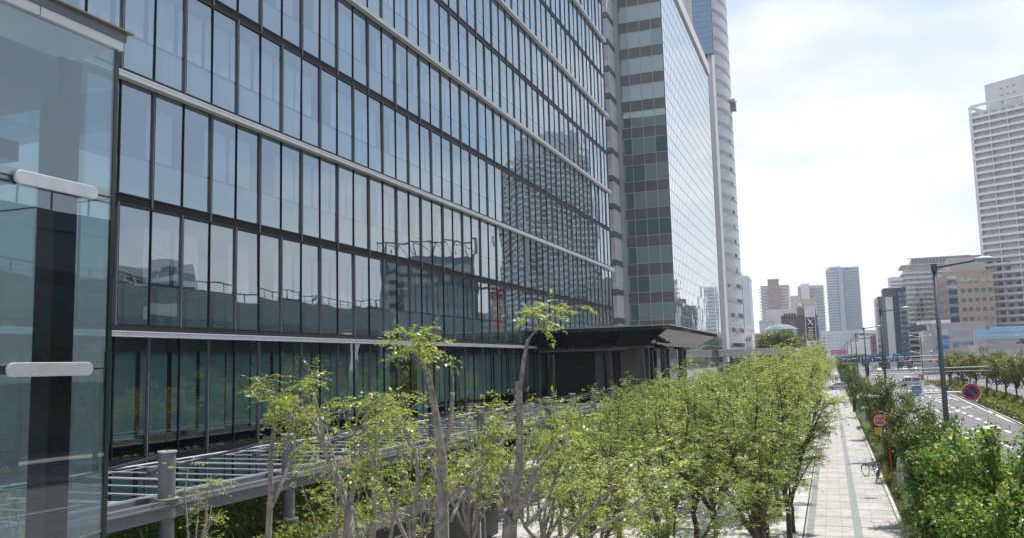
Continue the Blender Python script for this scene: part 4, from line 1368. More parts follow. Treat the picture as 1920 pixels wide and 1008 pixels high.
for k in range(3):
    for i in range(8):
        a, c = 2 * math.pi * i / 8, 2 * math.pi * (i + 1) / 8
        (r1, z1_), (r2, z2_) = pr[k], pr[k + 1]
        m.quad((gx + r1 * math.cos(a), 300 + r1 * math.sin(a), z1_), (gx + r1 * math.cos(c), 300 + r1 * math.sin(c), z1_), (gx + r2 * math.cos(c), 300 + r2 * math.sin(c), z2_), (gx + r2 * math.cos(a), 300 + r2 * math.sin(a), z2_))
m.build('dome', ['glassDome'], b)
# long low blue-white block and shops at the end of the street
b, x0, x1, z = block('long_block', 'long low pale blue office block below the tall blue grey tower', 'building', 1541, 1612, 620, 700, 20, 'palewall', 640)
pieces(b, 'window', win_mb((x1 - x0) / 9 * 0.8, 1.2, 'y'), ['glassBlue'], grid(x0 + 0.5, x1 - 0.5, 9, 3, z - 0.5, 9, 700, 'y'))
b, x0, x1, z = block('terraced_block', 'low banded white office block right of the long pale block', 'building', 1612, 1652, 619, 690, 20, 'offwhite', 640)
pieces(b, 'window', win_mb((x1 - x0) * 0.96, 1.1, 'y'), ['glassNavy'], grid(x0, x1, 1, 3, z - 0.5, 8, 690, 'y'))
b, x0, x1, z = block('shop_building', 'low white shop with a magenta fascia at the street end', 'building', 1545, 1640, 653, 610, 15, 'offwhite', 655)
m = MB(); m.box(x0 + 4, x0 + 14, 609.6, 609.95, z - 3.5, z - 0.3); m.build('fascia_sign', ['magenta'], b)
m = MB(); m.box(x1 - 14, x1 - 0.5, 609.5, 614, z + 0.71, z + 5.2); m.build('upper_wall', ['offwhite'], b)
b, x0, x1, z = block('brown_block', 'small dull brown block beside the slim grey apartments', 'building', 1633, 1651, 630, 500, 12, 'brownmid', 640)
pieces(b, 'window', win_mb(0.8, 1.0, 'y'), ['glassFar'], grid(x0, x1, 3, 2, z, 4, 500, 'y'))
# slim grey apartments, navy block, tower behind
b, x0, x1, z = block('slim_apartments', 'slim grey and white apartment slab left of the navy building', 'building', 1649, 1663, 557, 460, 16, 'greydark', 600)
m = MB(); m.box(x0 - 1.4, x0 - 0.01, 460, 474, 0, z - 0.3); m.build('stair_wall', ['offwhite'], b)
pieces(b, 'window', win_mb(1.0, 1.2, 'y'), ['glassFar'], grid(x0, x1, 2, 2, z - 0.5, 11, 460, 'y') + [(x0 - 0.7, 459.98, 2 + k * 2.9, 0) for k in range(11)])
b, x0, x1, z = block('navy_building', 'navy office block with one blank white wall and dark top', 'building', 1661, 1702, 541, 430, 18, 'navywall', 600)
m = MB(); m.box(x0 + 0.3, x0 + 3.4, 429.5, 429.95, 0, z - 3.4); m.build('blank_wall', ['offwhite'], b)
m = MB(); m.box(x0, x0 + 5, 429.4, 429.9, z - 3.3, z - 0.02); m.build('dark_top', ['umber'], b)
pieces(b, 'window', win_mb(1.5, 1.6, 'y'), ['glassNavy'], grid(x0 + 6.4, x1 - 0.1, 3, 2, z - 0.5, 14, 429.98, 'y'))
b, x0, x1, z = block('hazy_tower', 'hazy pale tower peeping over the navy building', 'building', 1671, 1700, 519, 800, 25, 'palewall', 560)
pieces(b, 'window', win_mb((x1 - x0) * 0.9, 1.4, 'y'), ['glassBlue'], grid(x0, x1, 1, 20, z - 1, 16, 800, 'y'))
# white balcony apartments
b, x0, x1, z = block('white_apartments', 'white apartment block with pale glass balconies behind the brick building', 'building', 1706, 1868, 497, 480, 22, 'aptwhite', 590)
balconies(b, x0 - 0.2, x1, 480, 22.5, z - 0.6, 11, ['aptwhite', 'glassBal'], 1.7, 'L', 0.25, 1.1, 500)
m = MB(); m.box(x0 - 2.6, x1, 477.6, 501, z + 0.71, z + 1.1); m.build('eave', ['aptwhite'], b)
m = MB(); m.box(x0 + 3, x1, 484, 495, z + 1.11, z + 4.6, 0)
for i in range(18): m.box(x0 + 1 + i * 1.6, x0 + 1.2 + i * 1.6, 481, 481.2, z + 1.11, z + 4.7, 1)
m.box(x0 + 1, x0 + 30, 480.9, 480.99, z + 4.3, z + 4.7, 1)
m.build('roof_plant', ['greydark', 'galv'], b)
m = MB(); m.box(x0 - 2, x1, 477.8, 479.99, 19.0, 21.6); m.build('dark_storey', ['greydark'], b)
for k in range(6):
    m = MB(); m.box(x0 - 1.9, x1, 478.0, 479.99, 1.2 + k * 3.2, 2.4 + k * 3.2); m.build('parapet', ['aptwhite'], b)
m = MB()
for i in range(5): m.box(x0 - 1.8 + i * 7, x0 - 1.0 + i * 7, 478.05, 479.98, 0, 19); m.box(x0 - 1.8, x1, 479.2, 479.99, 0.1, 18.9, 1)
m.build('lower_frame', ['aptwhite', 'umber'], b)
pieces(b, 'window', win_mb(1.3, 1.3, 'y'), ['glassFar'], [s for i, s in enumerate(grid(x0 + 3, x1 - 18, 9, 23.6, z + 0.3, 11, 480, 'y')) if i % 5 not in (1,)])
# brick office
b, x0, x1, z = block('brick_office', 'tan brick office with blue glass corner and plain roof box', 'building', 1782, 1868, 509, 400, 24, 'brick', 590)
sx = at(1762, 590, 420).x
m = MB(); m.add([(x0, 400, 0), (sx, 424, 0), (sx, 424, z), (x0, 400, z), (x0 + 3, 424, 0), (x0 + 3, 424, z)], ((0, 1, 2, 3), (1, 4, 5, 2), (3, 2, 5))); m.build('side_wall', ['brickshade'], b)  # same brick as the front, with the shade of this flank in its colour
for k in range(9):
    zz = 6 + k * (z - 7) / 9
    m = MB(); d = (sx - x0) / 24
    m.add([(x0 - 0.06, 400.6, zz), (x0 - 0.06 + d * 22.6, 423, zz), (x0 - 0.06 + d * 22.6, 423, zz + 1.5), (x0 - 0.06, 400.6, zz + 1.5), (x0 + 0.2, 400.6, zz), (x0 + 0.2 + d * 22.6, 423, zz), (x0 + 0.2 + d * 22.6, 423, zz + 1.5), (x0 + 0.2, 400.6, zz + 1.5)],
          ((0, 1, 2, 3), (4, 7, 6, 5), (0, 3, 7, 4), (3, 2, 6, 7))); m.build('ribbon_window', ['greydark'], b)
m = MB()
for k in range(9):
    zz = 4 + k * (z - 5) / 9
    m.box(x0 + 0.02, x0 + 3.3, 399.85, 399.99, zz, zz + 2.5, 0); m.box(x0 + 0.02, x0 + 3.3, 399.85, 399.99, zz + 2.51, zz + (z - 5) / 9 - 0.01, 1)
m.build('corner_glazing', ['glassNavy', 'glassTeal'], b)
pieces(b, 'window', win_mb(1.55, 1.75, 'y'), ['glassTeal2'], grid(x0 + 4.2, x1, 5, 4.5, z - 0.5, 9, 400, 'y'))
m = MB()
for j in range(9):
    for i in range(5):
        u = x0 + 4.2 + (x1 - x0 - 4.2) * (i + 0.5) / 5
        m.box(u - 0.85, u + 0.85, 399.85, 399.96, 4.5 + (z - 5.0) * j / 9 + 1.76, 4.5 + (z - 5.0) * j / 9 + 1.95)
m.build('lintel', ['beige'], b)
m = MB(); m.box(x0 + 1.5, x1 - 2, 404, 418, z + 0.71, z + 6.5); m.build('roof_box', ['kerb'], b)
# lilac mid-rise hall in front
b, x0, x1, z = block('lilac_hall', 'pale lilac hall with narrow tall windows below the brick office', 'building', 1752, 1850, 607, 330, 20, 'lilac', 640)
m = MB(); m.box(at(1733, 640, 331).x, x0 - 0.01, 332, 348, 0, z - 1.6); m.box(at(1727, 640, 331).x, x0 - 0.01, 331, 331.9, 0, z - 5.5); m.build('side_wing', ['lilac'], b)
m = MB(); m.box(x0 + 0.4, x0 + 4.6, 329.7, 329.97, 1.2, z - 1.4); cgl = m.build('corner_glazing', ['glassBlue'], b)
m = MB()
for zz in (z - 4.6, z - 8.2):
    m = MB(); m.box(x0 + 0.9, x0 + 4.1, 329.6, 329.69, zz, zz + 1.0); m.build('window_poster', ['signblue'], cgl)
pieces(b, 'window', win_mb(0.55, 2.1, 'y'), ['glassFar'], grid(x0 + 5.6, x1 - 4, 8, 1.0, z - 0.2, 4, 330, 'y'))
m = MB(); m.box(x0 - 4, x0 + 6, 334, 344, z + 0.71, z + 1.9); m.build('roof_plant', ['offwhite'], b)
# pale blue elevated track with tapered pier
b = thing('elevated_track', 'pale blue elevated track ending above the median trees at the right edge', 'viaduct', (50, 245, 0))
ex = at(1836, 630, 240).x
zb = at(1880, 622, 240).z
m = MB(); m.box(ex, 96, 240, 249, zb - 1.5, zb + 0.9, 0); m.box(ex + 2.5, 96, 239.8, 239.99, zb + 0.1, zb + 1.5, 0); m.box(ex + 0.6, 96, 239.85, 239.99, zb - 0.75, zb - 0.5, 1)
m.build('girder', ['railblue', 'railwhite'], b)
for xx in (at(1889, 640, 243).x, 78):
    m = MB(); frustum(m, (xx - 0.6, xx + 0.6, 243, 246, ), 0, (xx - 0.6, xx + 0.6, 243, 246), zb - 4.2); frustum(m, (xx - 0.6, xx + 0.6, 243, 246), zb - 4.19, (xx - 2.6, xx + 2.6, 241, 248), zb - 1.51)
    m.build('pier', ['railwhite'], b)
b, x0, x1, z = block('track_building', 'low grey building under the pale blue elevated track', 'building', 1838, 2010, 648, 262, 20, 'lilac', 660)
pieces(b, 'window', win_mb(1.4, 1.6, 'y'), ['glassFar'], grid(x0 + 2, x1 - 2, 8, 2.0, z, 2, 262, 'y'))
# tall apartment tower at the right
tA, tB, tC, tD = Vector((66.3, 421)), Vector((97.5, 404)), Vector((127, 446)), Vector((96, 463))
tz = 113.2
b = thing('residential_tower', 'tall grey residential tower with balconies on every storey at the right', 'building', (97, 434, 0))
m = MB(); m.prism([tuple(tA), tuple(tB), tuple(tC), tuple(tD)], 0, tz)
m.build('wall', ['aptgrey'], b)
nf = 35
fh = (tz - 3) / nf
L_ = origin(b)
d1, d2 = (tB - tA), (tC - tB)
n1 = Vector((d1.y, -d1.x)).normalized(); n2 = Vector((d2.y, -d2.x)).normalized()
if n1.y > 0: n1 = -n1
if n2.x < 0: n2 = -n2
d3 = (tD - tA); n3 = Vector((d3.y, -d3.x)).normalized()
if n3.x > 0: n3 = -n3
m = MB()


def strip(m, p, q, n, dep, z0, z1, mi):
    a, b_, c, d = p, q, q + n * dep, p + n * dep
    m.add([(v.x - L_.x, v.y - L_.y, z0) for v in (a, b_, c, d)] + [(v.x - L_.x, v.y - L_.y, z1) for v in (a, b_, c, d)],
          ((0, 3, 2, 1), (4, 5, 6, 7), (0, 1, 5, 4), (1, 2, 6, 5), (2, 3, 7, 6), (3, 0, 4, 7)), mi)


for p, q, n_ in ((tA, tB, n1), (tB, tC, n2), (tD, tA, n3)):
    strip(m, p + n_ * 0.01, q + n_ * 0.01, n_, 1.7, 0, 0.26, 0)
    strip(m, p + n_ * 1.71, q + n_ * 1.71, n_, 0.08, 0.1, 1.15, 1)
    dd = (q - p); kk = int(dd.length / 6.5)
    for i in range(kk + 1):
        u = p + dd * (i / kk)
        e = dd.normalized() * 0.12
        strip(m, u - e + n_ * 0.01, u + e + n_ * 0.01, n_, 1.65, 0.261, fh - 0.02, 0)
o = None
for k in range(nf):
    if o is None: o = m.build('balcony', ['aptwhite', 'aptwhite'], b, local=True)
    else: o = place(o.data, 'balcony', b, (0, 0, 0))
    o.location = (0, 0, 2.8 + fh * k)
sp2 = []
for p, q, n_, kk in ((tA, tB, n1, 10), (tB, tC, n2, 14), (tD, tA, n3, 12)):
    dd = q - p
    for k in range(nf):
        for i in range(kk):
            u = p + dd * ((i + 0.5) / kk)
            sp2.append((u.x, u.y, 3.5 + fh * k, math.atan2(dd.y, dd.x)))
pieces(b, 'window', win_mb(1.9, 1.75, 'y'), ['glassFar'], sp2)
m = MB()
c_ = (tA + tB + tC + tD) / 4
pp_ = [tuple(tA * 0.80 + tB * 0.06 + tD * 0.14 + n1 * -1), tuple(tA * 0.30 + tB * 0.62 + tC * 0.08 + n1 * -1), tuple(tB * 0.38 + tC * 0.5 + tD * 0.12), tuple(tA * 0.4 + tD * 0.5 + tC * 0.1)]
m.prism(pp_, tz + 0.01, tz + 13.5)
m.build('penthouse', ['lightB2'], b)
m = MB()
for p, q, n_ in ((tA, tB, n1), (tB, tC, n2), (tD, tA, n3)):
    strip(m, p, q, n_, 1.9, tz + 2.2, tz + 2.9, 0)
    kk = int((q - p).length / 6)
    for i in range(kk + 1):
        u = p + (q - p) * (i / kk); e = (q - p).normalized() * 0.2
        strip(m, u - e + n_ * 1.2, u + e + n_ * 1.2, n_, 0.5, tz - 1.0, tz + 2.19, 0)
pr_ = m.build('roof_frame', ['aptwhite'], b, local=True)
m = MB()
for i in range(3):
    for k in range(2):
        u = Vector(pp_[0]) + (Vector(pp_[1]) - Vector(pp_[0])) * (0.3 + 0.12 * i) + n1 * 0.05
        strip(m, u, u + d1.normalized() * 0.9, n1, 0.06, tz + 6.5 + k * 3, tz + 7.2 + k * 3, 0)
u = Vector(pp_[0]) + (Vector(pp_[1]) - Vector(pp_[0])) * 0.3 + n1 * 0.05
strip(m, u, u + d1.normalized() * 6, n1, 0.06, tz + 3.2, tz + 4.1, 0)
m.build('vent', ['greydark'], b, local=True)

# ================================================================== across the street: seen only mirrored in the facade
def refl_block(name, label, az0, az1, el, dist, depth, wall, glassm, nx, nz):
    p = Vector((-43.6 + dist * math.sin(R(az0)), dist * math.cos(R(az0)))); q = Vector((-43.6 + dist * math.sin(R(az1)), dist * math.cos(R(az1))))
    z = CAMZ + dist * math.tan(R(el))
    b = thing(name, label, 'building', ((p.x + q.x) / 2, (p.y + q.y) / 2, 0))
    n = Vector((q.y - p.y, -(q.x - p.x))).normalized()
    if n.dot(Vector((43.6 + p.x, p.y))) < 0: n = -n
    pl_ = [tuple(p), tuple(q), tuple(q + n * depth), tuple(p + n * depth)]
    m = MB(); m.prism(pl_, 0, z); m.build('wall', [wall], b)
    spots = []
    for k in range(nz):
        for i in range(nx):
            u = p + (q - p) * ((i + 0.5) / nx)
            spots.append((u.x, u.y, 2 + (z - 3) * k / nz, math.atan2((q - p).y, (q - p).x)))
    pieces(b, 'window', win_mb((q - p).length / nx * 0.8, (z - 3) / nz * 0.6, 'y'), [glassm], spots)
    return b, p, q, z


b, p, q, z = refl_block('slanted_office', 'dark glass office with open roof frame, mirrored in the facade left of the tower', 22.3, 29.2, 7.3, 280, 24, 'darkbandB2', 'glassTeal2', 9, 11)
m = MB()
for i in range(9):
    u = p + (q - p) * (i / 8)
    m.beam((u.x, u.y, z), (u.x, u.y, z + 5.0), 0.4, 0.4)
    if i < 8:
        v = p + (q - p) * ((i + 1) / 8)
        m.beam((u.x, u.y, z), (v.x, v.y, z + 5.0), 0.25, 0.25)
m.beam((p.x, p.y, z + 5), (q.x, q.y, z + 5), 0.5, 0.5)
m.build('roof_frame', ['steelgrey'], b)
refl_block('hotel_block', 'pale block whose roof is mirrored in the near end of the facade', 40.6, 45.3, 6.6, 250, 25, 'aptgrey', 'glassFar', 8, 10)
refl_block('grey_block', 'grey block mirrored between the crane and the slanted office', 20.2, 23.0, 3.6, 330, 20, 'aptgrey', 'glassFar', 5, 9)
b = thing('low_warehouse', 'long dark low building across the street mirrored below the viaduct', 'building', (58, 50, 0))
m = MB(); m.box(53, 64, -60, 150, 0, 15.5); m.build('wall', ['greydark'], b)
m = MB(); m.box(52.8, 64.2, -60.2, 150.2, 15.51, 16.1); m.build('roof', ['steelgrey'], b)
pieces(b, 'window', win_mb(0.1, 1.6, 'y') if False else win_mb(2.2, 1.6, 'x'), ['glassFar'], grid(-50, 148, 30, 2, 12, 3, 53, 'x'))
V = thing('viaduct', 'dark railway viaduct across the street mirrored along the lower facade', 'viaduct', (45, 75, 0))
m = MB(); m.box(40.5, 50, -60, 158, 14.2, 17.2, 0); m.box(40.3, 40.49, -60, 158, 17.0, 18.3, 1)
m.build('deck', ['greydark', 'steelgrey'], V)
for yy in range(-55, 158, 14):
    m = MB(); m.box(43.5, 47, yy, yy + 1.8, 0, 14.19); m.build('pier', ['greydark'], V)
m = MB()
for yy in range(-58, 158, 3): m.box(40.2, 40.29, yy, yy + 0.12, 18.31, 19.5)
m.box(40.2, 40.28, -60, 158, 19.501, 19.65)
m.build('railing', ['steelgrey'], V)
m = MB(); m.box(40.1, 40.25, 88, 93.5, 13.8, 15.4); m.build('signboard', ['signwhite'], V)
KR = thing('tower_crane', 'orange tower crane mirrored beside the tall residential tower', 'crane', (72, 300, 0))
m = MB()
for dx in (-1, 1):
    for dy in (-1, 1): m.box(72 + dx - 0.2, 72 + dx + 0.2, 300 + dy - 0.2, 300 + dy + 0.2, 0, 32)
for k in range(16): m.beam((71, 299, k * 2), (73, 299, k * 2 + 2), 0.2, 0.2); m.beam((71, 299, k * 2 + 2), (71, 301, k * 2), 0.2, 0.2)
m.build('mast', ['orange'], KR)
m = MB(); m.box(70, 74, 298, 302, 32.01, 34.4); m.beam((66, 300, 35), (92, 300, 38), 0.8, 0.9); m.beam((72, 300, 34.4), (72, 300, 41), 0.5, 0.5); m.beam((72, 300, 41), (92, 300, 38.5), 0.12, 0.12)
m.build('jib', ['postred'], KR)

# ================================================================== street lamps, signs, small street things
def make_lamp():
    t = thing('street_lamp', '', 'street lamp', (0, 0, 0))
    m = MB(); m.cyl(0, 0, 0, 9.85, 0.115, 14, 0, 0.075); m.build('pole', ['pole'], t, smooth=True, local=True)
    m = MB(); m.cyl(0, 0, 9.851, 10.12, 0.105, 14); m.cyl(0, 0, 0.0, 0.03, 0.2, 12); m.build('pole_cap', ['pole'], t, local=True)
    m = MB(); m.tube(((0.08, 0, 9.98), (1.42, 0, 10.17)), (0.05, 0.042), 8); m.build('arm', ['pole'], t, local=True)
    m = MB()
    prof = [(1.36, 0.05, 0.05), (1.46, 0.10, 0.07), (1.66, 0.15, 0.10), (1.88, 0.15, 0.095), (2.0, 0.11, 0.06), (2.05, 0.03, 0.02)]
    vs, fs = [], []
    n = 10
    for x, hw, hh in prof:
        for k in range(n):
            a = 2 * math.pi * k / n
            zz = math.sin(a) * hh * (1.25 if math.sin(a) > 0 else 0.5)
            vs.append((x, math.cos(a) * hw, 10.19 + zz))
    for i in range(len(prof) - 1):
        for k in range(n): fs.append((i * n + k, i * n + (k + 1) % n, (i + 1) * n + (k + 1) % n, (i + 1) * n + k))
    fs += [tuple(range(n))[::-1], tuple((len(prof) - 1) * n + k for k in range(n))]
    m.add(vs, fs)
    hd = m.build('lamp_head', ['galv'], t, smooth=True, local=True)
    m = MB(); m.box(1.52, 1.96, -0.10, 0.10, 10.11, 10.139); m.build('lamp_glass', ['glassBal'], hd, local=True)
    return t


lamp = make_lamp()
LY = [36.3, 74, 111, 148, 181, 222, 262, 300, 350, 400, 460]
near = ['front street lamp, tallest in view, rising beside the no parking sign', 'street lamp standing behind the round street tree at the kerb', 'street lamp rising past the grey pedestrian lamp', 'fourth kerb street lamp from the viewer, before the side road', 'street lamp at the near corner of the side road', 'street lamp beside the blue direction sign gantry']
for i, Y in enumerate(LY):
    lb = near[i] if i < 6 else 'far street lamp in the kerb line beyond the sign gantry'
    if i == 0:
        tag(lamp, lb, None, 'street lamps along the kerb'); lamp.location = (3.95, Y, 0)
    else:
        dup(lamp, lb, (3.95, Y, 0), R((3, -4, 2, 5, -3)[i % 5]), 1.0 + 0.02 * (i % 2), 'street lamps along the kerb')
for i, (x, y) in enumerate(((38.5, 150), (38.5, 205), (38.5, 330), (44, 300))):
    dup(lamp, 'street lamp on the far pavement across the road', (x, y, 0), R(180), 1.0, 'street lamps on the far pavement')
t = thing('median_lamp', 'double armed lamp post on the flower island in mid road', 'street lamp', (21.3, 236, 0))
m = MB(); m.cyl(21.3, 236, 0, 11.2, 0.2, 10, 0, 0.11); m.build('pole', ['pole'], t)
for zz, dx in ((11.2, -1), (11.2, 1), (7.2, -1), (7.2, 1)):
    m = MB(); m.tube(((21.3, 236, zz - 0.1), (21.3 + dx * 1.9, 236, zz + 0.25)), 0.06, 6); m.ball((21.3 + dx * 2.2, 236, zz + 0.28), 0.42, 0, 8, 5, (1, 0.6, 0.35)); m.build('arm', ['galv'], t)


def ped_lamp(label, x, y, h, px_):
    t = thing('pedestrian_lamp', label, 'street lamp', (x, y, 0))
    m = MB(); m.cyl(x, y, 0, h, 0.06, 10); m.build('pole', ['galv'], t)
    m = MB(); m.tube(((x, y, h - 0.05), (x - px_ * 0.6, y, h), (x - px_, y, h)), 0.035, 8); m.build('arm', ['galv'], t)
    m = MB(); m.ball((x - px_ - 0.2, y, h), 0.28, 0, 12, 7, (1, 0.6, 0.42)); m.build('lamp_head', ['galv'], t, smooth=True)


ped_lamp('grey pedestrian lamp with head over the pavement, in front of the third street lamp', 3.75, 69, 3.75, 1.2)
# no parking sign on a swan neck post
t = thing('no_parking_sign', 'round red and blue no parking sign on a white curved arm', 'road sign', (3.3, 39.5, 0))
pz = 5.12
m = MB(); m.tube([(3.3, 39.5, 0), (3.3, 39.5, 4.55), (3.33, 39.5, 4.85), (3.42, 39.5, 5.02), (3.62, 39.5, pz - 0.02), (4.4, 39.5, pz + 0.01), (5.28, 39.5, pz + 0.02)], [0.05] * 4 + [0.045, 0.042, 0.04], 10); m.build('post', ['white'], t, smooth=True)
sx, sy, sz = 5.28, 39.38, pz + 0.02


def disc(m, x, y, z, r0, r1, th, mi, n=40):
    for i in range(n):
        a, b = 2 * math.pi * i / n, 2 * math.pi * (i + 1) / n
        ca, sa, cb, sb = math.cos(a), math.sin(a), math.cos(b), math.sin(b)
        if r0 > 0: m.quad((x + r0 * ca, y, z + r0 * sa), (x + r1 * ca, y, z + r1 * sa), (x + r1 * cb, y, z + r1 * sb), (x + r0 * cb, y, z + r0 * sb), mi)
        else: m.add([(x, y, z), (x + r1 * ca, y, z + r1 * sa), (x + r1 * cb, y, z + r1 * sb)], ((0, 1, 2),), mi)
        if th: m.quad((x + r1 * ca, y, z + r1 * sa), (x + r1 * ca, y + th, z + r1 * sa), (x + r1 * cb, y + th, z + r1 * sb), (x + r1 * cb, y, z + r1 * sb), mi)


m = MB(); disc(m, sx, sy, sz, 0.0, 0.36, 0.03, 0); disc(m, sx, sy - 0.004, sz, 0, 0.335, 0, 1); disc(m, sx, sy - 0.008, sz, 0, 0.235, 0, 2)
d = 0.17
m.obox((sx, sy - 0.010, sz), (0.172, 0, -0.172), (0, 0.002, 0), (0.024, 0, 0.024), 1)
m.build('sign_disc', ['signwhite', 'red', 'navy'], t)
m = MB(); m.box(sx - 0.05, sx + 0.05, sy + 0.031, sy + 0.1, sz - 0.2, sz + 0.2); m.build('clamp', ['galv'], t)
# hydrant sign
hx, hy, hz = 2.07, 46.0, 3.55
t = thing('hydrant_sign', 'round red hydrant sign on a red hooped post by the pavement', 'sign', (2.36, 46, 0))
pts = [(2.47, 46.05, 0.0), (2.43, 46.05, 1.6), (2.40, 46.05, 3.3)]
for i in range(13):
    a = -0.15 + (math.pi + 0.5) * i / 12
    pts.append((hx + 0.36 * math.cos(a), 46.05, hz + 0.04 + 0.38 * math.sin(a)))
m = MB(); m.tube(pts, 0.032, 8); m.build('post', ['postred'], t, smooth=True)
m = MB(); disc(m, hx, hy - 0.02, hz, 0, 0.29, 0.025, 0); disc(m, hx, hy - 0.024, hz, 0.245, 0.272, 0, 1); disc(m, hx, hy - 0.023, hz, 0, 0.244, 0, 0)
m.box(hx - 0.11, hx + 0.11, hy - 0.03, hy - 0.025, hz + 0.155, hz + 0.18, 1); m.box(hx - 0.09, hx + 0.09, hy - 0.03, hy - 0.025, hz - 0.195, hz - 0.175, 1)
dsc = m.build('sign_disc', ['red', 'signwhite'], t)
try:
    tm = text_mesh('消火栓', 0.165)
    tm.materials.clear(); tm.materials.append(MT['signwhite'])
    o = place(tm, 'lettering', dsc, (hx - 2.36, -0.035, hz), (R(90), 0, 0))
except Exception as e:
    print('TEXT', e)
m = MB(); m.box(1.80, 2.38, hy - 0.02, hy + 0.0, 2.87, 3.20, 0); m.box(2.14, 2.37, hy - 0.024, hy - 0.021, 2.88, 3.19, 1)
for k, w in enumerate((0.22, 0.26, 0.18)): m.box(1.85, 1.85 + w, hy - 0.024, hy - 0.021, 3.09 - k * 0.08, 3.13 - k * 0.08, 3)
m.box(2.235, 2.275, hy - 0.028, hy - 0.025, 2.92, 3.08, 2)
m.add([(2.17, hy - 0.028, 3.04), (2.34, hy - 0.028, 3.04), (2.255, hy - 0.028, 3.16)], ((0, 1, 2),), 2)
m.build('direction_plate', ['yellow', 'black', 'signwhite', 'ochre'], t)
t = thing('post_behind_sign', 'plain dark square post standing behind the hydrant sign', 'post', (2.75, 52, 0))
m = MB(); m.box(2.68, 2.84, 52, 52.16, 0, 2.6, 0); m.build('post_shaft', ['black'], t); m = MB(); m.box(2.66, 2.86, 51.98, 52.18, 2.601, 2.66); m.build('cap', ['galv'], t)
# cabinets in the planting strip
t = thing('utility_cabinet', 'pale grey roadside cabinet with a sloping lid in the planting strip', 'cabinet', (2.95, 88, 0))
m = MB(); m.box(2.45, 3.4, 86, 90, 0, 1.75, 0); m.build('body', ['kerb'], t)
m = MB(); m.add([(2.3, 85.8, 1.76), (3.55, 85.8, 1.76), (3.55, 90.2, 1.76), (2.3, 90.2, 1.76), (2.3, 85.8, 1.86), (3.55, 85.8, 1.98), (3.55, 90.2, 1.98), (2.3, 90.2, 1.86)], ((0, 3, 2, 1), (4, 5, 6, 7), (0, 1, 5, 4), (1, 2, 6, 5), (2, 3, 7, 6), (3, 0, 4, 7)))
m.build('lid', ['galv'], t)
m = MB(); m.box(2.5, 2.9, 85.95, 85.99, 0.2, 1.6); m.box(2.95, 3.35, 85.95, 85.99, 0.2, 1.6); m.build('door', ['lightB2'], t)
t = thing('roadside_cabinet', 'silver round topped cabinet half hidden by shrubs behind the hydrant sign', 'cabinet', (3.15, 46.5, 0))
m = MB()
prof = [(-0.42, 0), (-0.42, 1.45)] + [(-0.42 * math.cos(math.pi * i / 10), 1.45 + 0.34 * math.sin(math.pi * i / 10)) for i in range(1, 10)] + [(0.42, 1.45), (0.42, 0)]
k = len(prof)
m.add([(3.15 + x, 46.2, z) for x, z in prof] + [(3.15 + x, 46.9, z) for x, z in prof], [tuple(range(k)), tuple(range(k, 2 * k))[::-1]] + [(i, k + i, k + (i + 1) % k, (i + 1) % k) for i in range(k)])
m.build('shell', ['galv'], t)
m = MB(); m.box(2.85, 3.45, 46.16, 46.199, 0.2, 1.3); m.build('door', ['lightB2'], t)
t = thing('guard_rail', 'white pipe guard rail along the kerb behind the street shrubs', 'guard rail', (4.34, 60, 0))
m = MB(); m.tube(((4.34, 30, 0.85), (4.34, 150, 0.85)), 0.06, 8); m.tube(((4.34, 30, 0.5), (4.34, 150, 0.5)), 0.035, 6); m.build('rail', ['white'], t)
for yy in range(30, 151, 4):
    m = MB(); m.cyl(4.34, yy, 0.03, 0.84, 0.05, 8); m.build('post', ['white'], t)
# overhead pipes with a signal post
t = thing('signal_mast', 'grey signal mast with thin pipes reaching across the road', 'signal mast', (5.0, 128, 0))
a, c = at(1617, 694, 128), at(1960, 682, 128)
m = MB(); m.cyl(4.6, 128, 0, 5.6, 0.13, 10); m.build('mast', ['pole'], t)
m = MB(); m.tube(((4.6, 128, a.z), c), 0.075, 8); m.build('upper_pipe', ['galv'], t)
m = MB(); m.tube(((4.6, 128, a.z - 0.32), (c.x, 128, c.z - 0.62)), 0.045, 8); m.build('lower_pipe', ['galv'], t)
m = MB(); m.box(4.35, 4.85, 127.5, 127.85, 4.0, 5.3); m.build('signal_box', ['black'], t)
m = MB(); m.cyl(c.x, 128, 0, c.z + 0.4, 0.13, 10); m.build('far_mast', ['pole'], t)


def signal(label, x, y, z, side):
    t = thing('traffic_signal', label, 'traffic light', (x, y, z))
    m = MB(); m.box(x - 0.65, x + 0.65, y, y + 0.25, z - 0.25, z + 0.25); m.build('housing', ['galv'], t)
    for k in (-1, 0, 1):
        m = MB(); disc(m, x + 0.4 * k, y - 0.01, z, 0, 0.17, 0, 0, 16)
        m.build('lens', ['sigred' if k == 1 else 'black'], t)
        m = MB(); m.quad((x + 0.4 * k - 0.18, y, z + 0.19), (x + 0.4 * k + 0.18, y, z + 0.19), (x + 0.4 * k + 0.18, y - 0.3, z + 0.15), (x + 0.4 * k - 0.18, y - 0.3, z + 0.15)); m.build('visor', ['black'], t)
    m = MB(); m.box(x - 0.1, x + 0.1, y + 0.26, y + 0.36, z + 0.1, z + 0.5); m.build('bracket', ['galv'], t)


p = at(1702, 673, 232); signal('red traffic light hanging below the right end of the sign gantry', p.x, 232, p.z, 0)
p = at(1747, 676, 232); signal('red traffic light over the far carriageway, right of the sign gantry', p.x, 232, p.z, 0)
t = thing('signal_gantry', 'slim grey arm carrying two red traffic lights over the crossing', 'signal mast', (24, 232, 0))
p2 = at(1700, 670.5, 232)
m = MB(); m.tube(((p2.x - 6, 232.3, p2.z), (p.x + 4, 232.3, p.z + 0.35)), 0.06, 6); m.cyl(p.x + 4, 232.3, 0, p.z + 1, 0.15, 8); m.build('arm', ['galv'], t)
